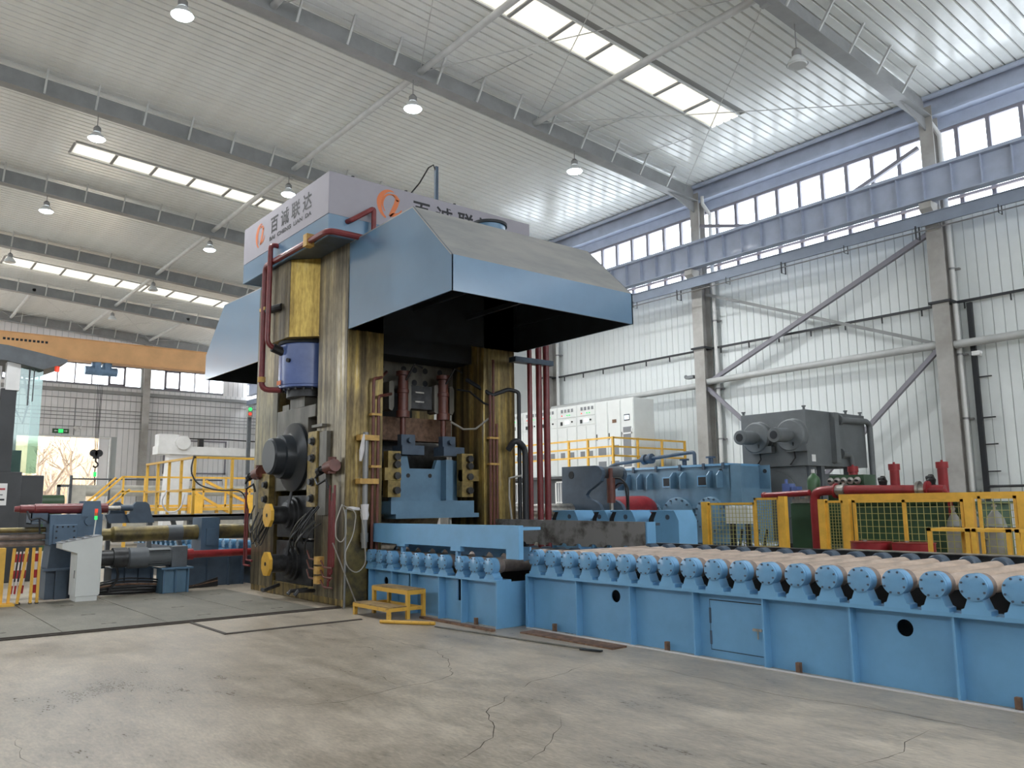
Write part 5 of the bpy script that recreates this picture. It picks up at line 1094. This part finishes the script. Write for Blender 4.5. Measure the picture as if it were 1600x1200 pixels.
rc = obj('push_cylinder', MB().lathe([(0, .05), (.05, .06), (.06, .075), (.2, .08), (.21, .095), (1, .095)], (-17.62, 2.40, 1.66), (-17.62, 3.98, 1.66), 20), 'red', mn)
obj('rod', MB().cyl((-17.62, 3.98, 1.66), (-17.62, 4.4, 1.66), .045, 12), 'steel', rc); obj('rod_eye', MB().cyl((-17.62, 4.22, 1.66), (-17.62, 4.45, 1.66), .06, 12), 'navy', rc)
obj('hose', MB().tube([(-17.55, 2.6, 1.62), (-17.5, 2.65, 1.45), (-17.5, 2.8, 1.5), (-17.5, 2.82, 1.2)], .018, 6, .05).tube([(-17.5, 2.8, 1.5), (-17.5, 3.0, 1.38)], .012, 6), 'tray', rc)
for i, (y0, y1) in enumerate(((4.05, 4.42), (4.40, 4.88))):
    c = obj('push_shoe', MB().prism([(y0+.03, 1.36), (y1+.02, 1.36), (y1-.05, 1.55), (y1-.09, 1.72), (y1-.16, 1.78), (y0+.13, 1.78), (y0+.06, 1.70), (y0+.03, 1.55), (y0-.04, 1.53)], 'x', -17.95+.15*i, -17.85+.15*i), 'navy', mn)
bars = thing('push_bar', 'thick olive oxidised push bar passing through the blue pusher', 'push bar', (-18.6, 5.5, 1.1))
obj('bar', MB().lathe([(0, .12), (.05, .12), (.06, .16), (.72, .16), (.73, .12), (1, .12)], (-18.2, 3.9, 1.13), (-18.2, 9.6, 1.13), 20), 'ochrebar', bars)
for z, r in ((1.27, .05), (1.14, .055), (1.02, .05)): tag(obj('guide_bar', MB().cyl((-17.8, 1.2, z), (-17.8, 3.0, z), r, 12), 'ochrebar' if z > 1.2 else 'hub'), {1.27: 'topmost', 1.14: 'middle', 1.02: 'lowest'}[z]+' of three guide bars sticking out left of the blue pusher', 'bar')
obj('bar_collar', MB().cyl((-18.2, 5.3, 1.13), (-18.2, 5.6, 1.13), .165, 20), 'motorlt', bars)

gm = thing('gear_motor', 'dark geared motor lying on a blue stand with red shaft', 'motor', (-17.1, 4.7, .5))
obj('coupling', MB().cyl((-17.1, 3.75, .72), (-17.1, 4.0, .72), .15, 20).cyl((-17.1, 4.0, .72), (-17.1, 4.25, .72), .19, 20), 'dsteel', gm)
obj('fan_cover', MB().lathe([(0, .17), (.08, .20), (1, .20)], (-17.1, 4.26, .70), (-17.1, 4.62, .70), 24), 'motorlt', gm)
m = MB().cyl((-17.1, 4.62, .70), (-17.1, 5.04, .70), .18, 24)
for k in range(9): m.box(-17.29, -16.91, 4.63, 5.03, .56+.035*k-.004, .56+.035*k+.004)
obj('motor_frame', m, 'motor', gm)
obj('gear_case', MB().box(-17.3, -16.9, 5.04, 5.34, .50, .90), 'motorlt', gm, bevel=.01)
obj('output_shaft', MB().cyl((-17.1, 5.34, .72), (-17.1, 7.2, .72), .075, 16).cyl((-17.1, 5.36, .72), (-17.1, 5.5, .72), .11, 16), 'redbr', gm)
sd = thing('motor_stand', 'blue ribbed steel stand under the geared motor', 'stand', (-17.05, 5.1, 0))
obj('stand_top', MB().box(-17.4, -16.75, 4.82, 5.42, .47, .50), 'blue', sd); obj('stand_web', MB().box(-17.3, -16.9, 4.88, 5.36, 0, .47), 'blue2', sd)
for y in (4.87, 5.10, 5.33): obj('stand_rib', MB().box(-16.9, -16.8, y, y+.03, 0, .47), 'blue', sd)
sd2 = thing('motor_stand', 'dark blue stand in shade behind the geared motor', 'stand', (-17.8, 4.4, 0))
obj('stand_web', MB().box(-18.1, -17.6, 4.1, 4.9, 0, .5), 'navy', sd2)
for y in (4.1, 4.35, 4.6, 4.85): obj('stand_rib', MB().box(-17.6, -17.5, y, y+.03, 0, .5), 'navy', sd2)
for k in range(6):
    tag(obj('floor_cable', MB().tube([(-17.3+.05*k, 3.7, .05+.04*k), (-17.25+.04*k, 4.2, .04+.06*k), (-17.3+.03*k, 4.8, .03+.05*k), (-17.5, 5.6, .04), (-17.6, 6.2, .04+.03*k)], .03-.003*k, 8, .2), 'black' if k != 3 else 'rust'), ORD[k]+' of six cables on the floor under the geared motor, counted upward', 'cable', 'floor cables under the motor')
tag(obj('drop_cable', MB().tube([(-17.0, 4.05, .6), (-17.0, 4.12, .35), (-17.05, 3.95, .1)], .025, 8, .15), 'black'), 'black cable hanging from the motor coupling', 'cable')
fb = thing('table_base', 'dark blue-grey table base in shade left of the mill', 'machine base', (-18.5, 6.8, 0))
obj('base_frame', MB().box(-18.8, -17.9, 5.6, 6.85, 0, .60), 'navy', fb)
for y in (5.62, 6.05, 6.5, 6.8): obj('rib', MB().box(-17.9, -17.8, y, y+.04, 0, .60), 'navy', fb)
bb = tag(obj('guide_bracket', MB().box(-18.5, -17.9, 5.92, 6.30, .62, 1.44).box(-17.92, -17.85, 6.02, 6.22, .85, 1.2), 'blue3'), 'blue guide bracket carrying the thick olive bar', 'bracket')

cs_ = thing('control_console', 'pale grey sloped control console standing on the floor plates', 'console', (-16.7, 3.4, 0))
obj('cabinet_body', MB().prism([(3.27, .1), (3.66, .1), (3.66, 1.17), (3.02, 1.05), (3.02, .95), (3.27, .86)], 'x', -17.0, -16.46), 'cabinet', cs_, bevel=.006); obj('plinth', MB().box(-16.98, -16.48, 3.29, 3.64, 0, .1), 'cabinet', cs_)
obj('back_door', MB().box(-16.99, -16.47, 3.66, 3.675, .12, 1.15), 'cabinet', cs_); obj('front_door', MB().box(-16.95, -16.51, 3.262, 3.27, .14, .82), 'cabinet', cs_)
obj('door_handle', MB().box(-16.56, -16.53, 3.255, 3.262, .42, .56), 'black', cs_)
for i in range(4):
    for j in range(5):
        x, y = -16.93+.1*j, 3.10+.13*i; z = 1.05+(y-3.02)*.1875; obj('button', MB().cyl((x, y, z), (x, y, z+.025), .022, 8), 'vent', cs_)
obj('console_top', MB().prism([(3.0, 1.045), (3.66, 1.169), (3.66, 1.176), (3.0, 1.052)], 'x', -17.01, -16.45), 'vent', cs_)
sl = thing('signal_light', 'red green signal light on white pole behind the console', 'signal light', (-16.75, 3.58, 1.17))
obj('pole', MB().cyl((-16.75, 3.58, 1.16), (-16.75, 3.60, 1.45), .012, 8), 'white', sl); obj('green_lens', MB().cyl((-16.75, 3.60, 1.45), (-16.75, 3.60, 1.52), .028, 12), 'greenlt', sl)
obj('amber_lens', MB().cyl((-16.75, 3.60, 1.52), (-16.75, 3.60, 1.58), .028, 12), 'orange', sl); obj('red_lens', MB().cyl((-16.75, 3.60, 1.58), (-16.75, 3.60, 1.65), .028, 12), 'redlamp', sl)

br = thing('folding_barrier', 'folded yellow barrier with red and white banded bars, left edge', 'barrier', (-16.7, 2.4, 0))
for y, t in ((1.98, 0), (2.30, .04), (2.46, .10), (2.62, .0), (2.72, .0)): obj('post', MB().beam((-16.7, y-t*.4, .03), (-16.7, y+t*.6, .98), .045, .045), 'yellow', br)
obj('foot', MB().box(-16.85, -16.5, 1.9, 2.36, .0, .05), 'yellow', br)
for k in range(8):
    y = 2.34+.055*k if k < 4 else 2.63+.025*(k-4)
    bar = obj('bar', MB().cyl((-16.72, y-.02, .18), (-16.72, y+.03, .92), .014, 8), 'stripe_w', br)
    for z in (.74, .46, .20):
        f = lambda q: y-.02+.05*(q-.18)/.74
        obj('red_band', MB().cyl((-16.72, f(z), z), (-16.72, f(z+.14), z+.14), .017, 8), 'stripe_r', bar)
for y in (2.44, 2.62, 2.72): obj('caster', MB().cyl((-16.72, y, .03), (-16.68, y, .03), .03, 10), 'black', br)
tag(obj('yellow_bollard', MB().box(-16.9, -16.7, 1.95, 2.2, 0, .99), 'yellow'), 'broad yellow upright cut by the left picture edge', 'bollard')

# platform with railing beyond the entry table
pf = thing('work_platform', 'steel platform with yellow railing between pusher and mill', 'platform', (-24, 8, 0))
obj('deck', MB().box(-26.5, -22.0, 5.9, 9.6, 1.42, 1.47), 'dsteel', pf); obj('edge_beam', MB().box(-22.1, -22.0, 5.85, 9.6, 1.32, 1.48).box(-26.5, -22, 5.85, 5.92, 1.32, 1.48), 'motorlt', pf)
for x, y in ((-22.1, 6.0), (-22.1, 7.0), (-22.1, 9.2), (-26.3, 6.0), (-26.3, 9.2)): obj('leg', MB().box(x-.06, x+.06, y-.06, y+.06, 0, 1.4), 'motorlt', pf)
obj('leg_brace', MB().beam((-22.1, 6.8, .62), (-22.1, 6.55, 1.38), .1, .1), 'motorlt', pf)
rr = obj('railing', MB().box(-22.06, -22.0, 7.0, 9.6, 2.94, 3.0).box(-26.5, -22, 7.0, 7.06, 2.94, 3.0).box(-22.06, -22.0, 7.0, 9.6, 2.1, 2.15).box(-26.5, -22, 7.0, 7.06, 2.1, 2.15), 'yellowd', pf)
for x, y in ((-22, 7.0), (-22, 8.0), (-22, 9.3), (-23.1, 7.0), (-24.2, 7.0), (-25.3, 7.0), (-26.4, 7.0)): obj('rail_post', MB().box(x-.06, x, y, y+.07, 1.47, 2.96), 'yellowd', rr)
tag(obj('hose', MB().tube([(-22.0, 7.0, 3.0), (-21.95, 6.9, 2.6), (-21.95, 7.1, 2.25), (-21.9, 7.6, 2.1), (-21.9, 8.3, 2.1), (-21.9, 8.45, 1.7), (-21.9, 8.5, 1.2)], .02, 8, .25), 'tray'), 'black hose looping along the platform railing', 'hose')
tag(obj('hose', MB().tube([(-22.0, 6.35, 2.1), (-21.95, 6.2, 1.8), (-21.95, 6.4, 1.5), (-21.95, 6.7, 1.6), (-22, 6.8, 2.0)], .02, 8, .15), 'rag'), 'pale cable loop hanging at platform railing corner', 'hose')

# operator cabin
cb = thing('operator_cabin', 'glazed operator cabin with dark base at left edge', 'cabin', (-22.6, 2.6, 0))
obj('base_cabinet', MB().box(-23.6, -22.0, .3, 3.1, 0, 2.52).box(-23.6, -22.15, 3.1, 3.58, 0, 2.45), 'room', cb, bevel=.02)
obj('corner_post', MB().box(-22.25, -22.0, 2.55, 2.86, 2.52, 4.45), 'room', cb); obj('post_head', MB().box(-22.25, -21.98, 2.62, 2.90, 4.42, 5.08), 'white', cb)
obj('white_panel', MB().box(-22.3, -22.2, .5, 2.55, 3.6, 5.0), 'white', cb)
obj('front_glass', MB().box(-22.18, -22.16, 2.86, 3.40, 2.5, 5.0), 'cabglass', cb); obj('side_glass', MB().box(-23.5, -22.18, 3.38, 3.40, 2.5, 5.0), 'cabglass', cb)
obj('inner_desk', MB().box(-23.2, -22.5, 2.7, 3.12, 2.5, 3.05), 'gas', cb); obj('inner_arm', MB().tube([(-22.6, 2.9, 4.1), (-22.6, 3.1, 3.7), (-22.6, 3.2, 4.2), (-22.6, 3.05, 4.9)], .03, 8), 'motorlt', cb)
obj('glass_bar', MB().box(-22.2, -22.14, 3.10, 3.13, 4.1, 5.0).box(-22.2, -22.14, 3.2, 3.22, 4.2, 5.0), 'motorlt', cb)
rf = [(.5, 5.12), (2.6, 5.10), (3.1, 5.0), (3.35, 4.95), (3.70, 5.10), (3.86, 5.18), (3.85, 5.24), (3.2, 5.36), (2.6, 5.46), (1.5, 5.52), (.5, 5.52)]
obj('cabin_roof', MB().prism(rf, 'x', -23.7, -21.9), 'motorlt', cb)
obj('warning_lamp', MB().cyl((-22.0, 3.66, 4.94), (-22.0, 3.66, 5.07), .055, 12), 'redlamp', cb)
nt_ = obj('notice', MB().box(-22.0, -21.99, 2.15, 2.82, 1.75, 2.25), 'white', cb)
obj('notice_line', MB().box(-21.99, -21.985, 2.4, 2.78, 2.1, 2.14), 'stripe_r', nt_); obj('notice_line', MB().box(-21.99, -21.985, 2.4, 2.74, 1.98, 2.0).box(-21.99, -21.985, 2.4, 2.78, 1.86, 1.9), 'ink', nt_)

# far machines along the rear
wm = thing('plate_machine', 'white gantry machine far behind the yellow railings', 'machine', (-36, 12, 0))
obj('gantry_beam', MB().box(-36.6, -35.8, 9.9, 17, 3.9, 4.25), 'white', wm); obj('gantry_leg', MB().prism([(10.2, 0), (11.0, 0), (11.4, 3.9), (10.4, 3.9)], 'x', -36.5, -35.9), 'white', wm); obj('gantry_leg', MB().box(-36.5, -35.9, 15.5, 16.3, 0, 3.9), 'white', wm)
obj('drive_box', MB().box(-36.5, -35.9, 9.95, 10.75, 4.25, 4.75).cyl((-35.9, 10.9, 4.4), (-35.7, 10.9, 4.4), .3, 14), 'white', wm); obj('top_cable', MB().tube([(-36, 10.9, 4.6), (-36, 13, 4.62), (-36, 17, 4.5)], .03, 6).box(-36.1, -35.9, 11.6, 11.8, 4.25, 4.6), 'black', wm)
lm = thing('leveller', 'long cream machine bed with white rollers before the rear door', 'machine', (-40, 9, 0))
obj('machine_bed', MB().box(-41, -40, 7.6, 20, .2, 1.6), 'cream', lm); obj('roller_tube', MB().cyl((-40.3, 7.8, 2.45), (-40.3, 20, 2.45), .25, 18), 'cream', lm)
obj('side_beam', MB().box(-40.2, -39.8, 7.6, 20, 1.65, 1.85).box(-40.2, -39.8, 7.6, 20, 1.2, 1.3), 'white', lm); obj('end_column', MB().box(-40.6, -39.9, 7.5, 8.1, .2, 2.7), 'cream', lm)
obj('hand_rail', MB().cyl((-39.7, 7.4, 2.95), (-39.7, 14, 2.95), .035, 8).cyl((-39.7, 7.45, 1.0), (-39.7, 7.45, 3.1), .06, 8).cyl((-39.7, 9.0, 1.0), (-39.7, 9.0, 2.95), .04, 8), 'motorlt', lm)
obj('dark_bracket', MB().box(-39.9, -39.6, 6.95, 7.05, 1.5, 2.7).box(-39.9, -39.6, 6.95, 7.4, 2.6, 2.7), 'motor', lm)
tag(obj('green_motor', MB().cyl((-38, 5.9, 1.95), (-38, 6.9, 1.95), .28, 16).box(-38.3, -37.7, 6.0, 6.8, 0, 1.7), 'green'), 'small green motor beyond the red push cylinder', 'motor')
tag(obj('cream_block', MB().box(-41.5, -40.5, 5.4, 7.0, 0, 1.9), 'cream'), 'cream block right of the dark cabin base', 'block')
ys = thing('access_stair', 'yellow stair and bridge railing far behind the platform', 'stair', (-30, 8, 0))
for yo in (0, .18):
    obj('stair_rail', MB().beam((-30-yo*5, 6.1, 1.66), (-30-yo*5, 7.2, 2.72), .06, .06), 'yellow', ys); obj('stair_rail', MB().beam((-30-yo*5, 6.6, 1.5), (-30-yo*5, 7.45, 2.3), .06, .06), 'yellow', ys)
obj('bridge_rail', MB().box(-30.03, -29.97, 7.2, 14, 2.69, 2.75).box(-30.03, -29.97, 7.2, 14, 2.2, 2.25).box(-30.03, -29.97, 7.2, 14, 1.68, 1.76), 'yellow', ys)
for y in (7.2, 7.9, 8.35, 9.1, 9.9, 10.7, 11.6, 12.6): obj('rail_post', MB().box(-30.03, -29.97, y, y+.06, 1.6, 2.72), 'yellow', ys)
obj('deck', MB().box(-31, -29.9, 7.1, 14, 1.55, 1.66), 'yellowd', ys); obj('stringer', MB().beam((-30, 10.0, 2.6), (-30, 12.4, 1.4), .09, .09).beam((-30, 9.6, 2.2), (-30, 11.0, 1.4), .09, .09), 'yellow', ys)
for y0, y1 in ((9.35, 9.8), (11.4, 12.0)): obj('yellow_box', MB().box(-29.9, -29.6, y0, y1, 1.3, 2.1), 'yellow', ys)
obj('deck_leg', MB().box(-30.1, -30, 7.3, 7.4, 0, 1.55).box(-30.1, -30, 10.4, 10.5, 0, 1.55).box(-30.1, -30, 13.2, 13.3, 0, 1.55), 'yellowd', ys)
rw_ = struct('window_41', MB().box(RW+.03, RW+.08, 15.3, 19.3, 3.8, 3.9).box(RW+.03, RW+.08, 15.3, 19.3, 5.9, 6.0).box(RW+.03, RW+.08, 15.3, 15.4, 3.8, 6.0).box(RW+.03, RW+.08, 19.2, 19.3, 3.8, 6.0), 'frame')
es = thing('exit_sign', 'green lit exit sign with white arrows above the rear door', 'sign', (-54.0, 9.41, 6.1))
obj('sign_body', MB().box(-54.12, -54.0, 8.98, 9.84, 6.1, 6.36), 'green', es); obj('running_figure', MB().box(-54.0, -53.99, 9.28, 9.54, 6.12, 6.34), 'greenlt', es)
obj('arrow', MB().prism([(9.06, 6.23), (9.12, 6.29), (9.12, 6.25), (9.24, 6.25), (9.24, 6.21), (9.12, 6.21), (9.12, 6.17)], 'x', -54.0, -53.985).prism([(9.76, 6.23), (9.70, 6.17), (9.70, 6.21), (9.58, 6.21), (9.58, 6.25), (9.70, 6.25), (9.70, 6.29)], 'x', -54.0, -53.985), 'white', es)
el = tag(obj('emergency_light', MB().box(-54.1, -54.0, 10.2, 10.4, 6.25, 6.38).cyl((-54.0, 10.15, 6.45), (-53.9, 10.15, 6.45), .09, 10).cyl((-54.0, 10.45, 6.45), (-53.9, 10.45, 6.45), .09, 10), 'white'), 'twin-head white emergency light right of the exit sign', 'emergency light')
tl = thing('traffic_signal', 'small red green signal box behind the left hood', 'signal', (-34, 12.8, 0))
obj('signal_box', MB().box(-34, -33.8, 12.9, 13.12, 5.45, 5.9), 'gas', tl); obj('post', MB().box(-34.1, -34, 13.0, 13.15, 0, 5.9), 'motorlt', tl); obj('green_lens', MB().cyl((-33.8, 13.0, 5.78), (-33.76, 13.0, 5.78), .08, 10), 'greenlt', tl); obj('red_lens', MB().cyl((-33.8, 13.0, 5.58), (-33.76, 13.0, 5.58), .07, 10), 'redlamp', tl)

# ================================================================== OUTSIDE THE REAR DOOR
struct('ground', MB().box(-140, -54.4, -60, 80, -.25, -.05), 'yard')
rnd = random.Random(11)
def tree(x, y, h, label):
    m = MB()
    def grow(p, d, L, r, k):
        q = p+d*L; m.tube([p, p+d*L*.5+Vector((rnd.uniform(-.1, .1), rnd.uniform(-.1, .1), 0))*L*.3, q], r, 5)
        if k == 0: return
        for _ in range(rnd.choice((2, 3, 3)) if k > 1 else 3):
            nd = (d+Vector((rnd.uniform(-.8, .8), rnd.uniform(-.8, .8), rnd.uniform(-.1, .5)))).normalized(); grow(p+d*L*rnd.uniform(.55, 1), nd, L*rnd.uniform(.55, .8), r*.55, k-1)
    grow(Vector((x, y, -.1)), Vector((rnd.uniform(-.05, .05), rnd.uniform(-.08, .08), 1)).normalized(), h*.34, h*.028, 5)
    t = tag(obj('bare_tree', m, 'bark'), label, 'tree')
tree(-68, 10.9, 9, 'bare branching tree seen left in the rear doorway'); tree(-66, 13.2, 9.5, 'forked bare tree in the middle of rear doorway'); tree(-74, 16.4, 8, 'thin bare tree at right of the rear doorway'); tree(-80, 13.6, 7, 'small bare tree far behind the doorway trees')
struct('hill', MB().prism([(-116, -1), (-150, -1), (-150, 15), (-135, 13.5), (-124, 10)], 'y', -60, 90), 'straw')
m = MB()
for k in range(2600):
    x = rnd.uniform(-110, -96); y = rnd.uniform(2, 36); h = rnd.uniform(2.5, 7); a = rnd.uniform(-.7, .7)
    m.add([(x, y-.06, -.1), (x, y+.06, -.1), (x+rnd.uniform(-.3, .3), y+a, h)], [(0, 1, 2)])
th = obj('dry_thicket', m, 'straw'); th['kind'] = 'stuff'; tag(th, 'dry straw-coloured thicket beyond the rear door', 'thicket')
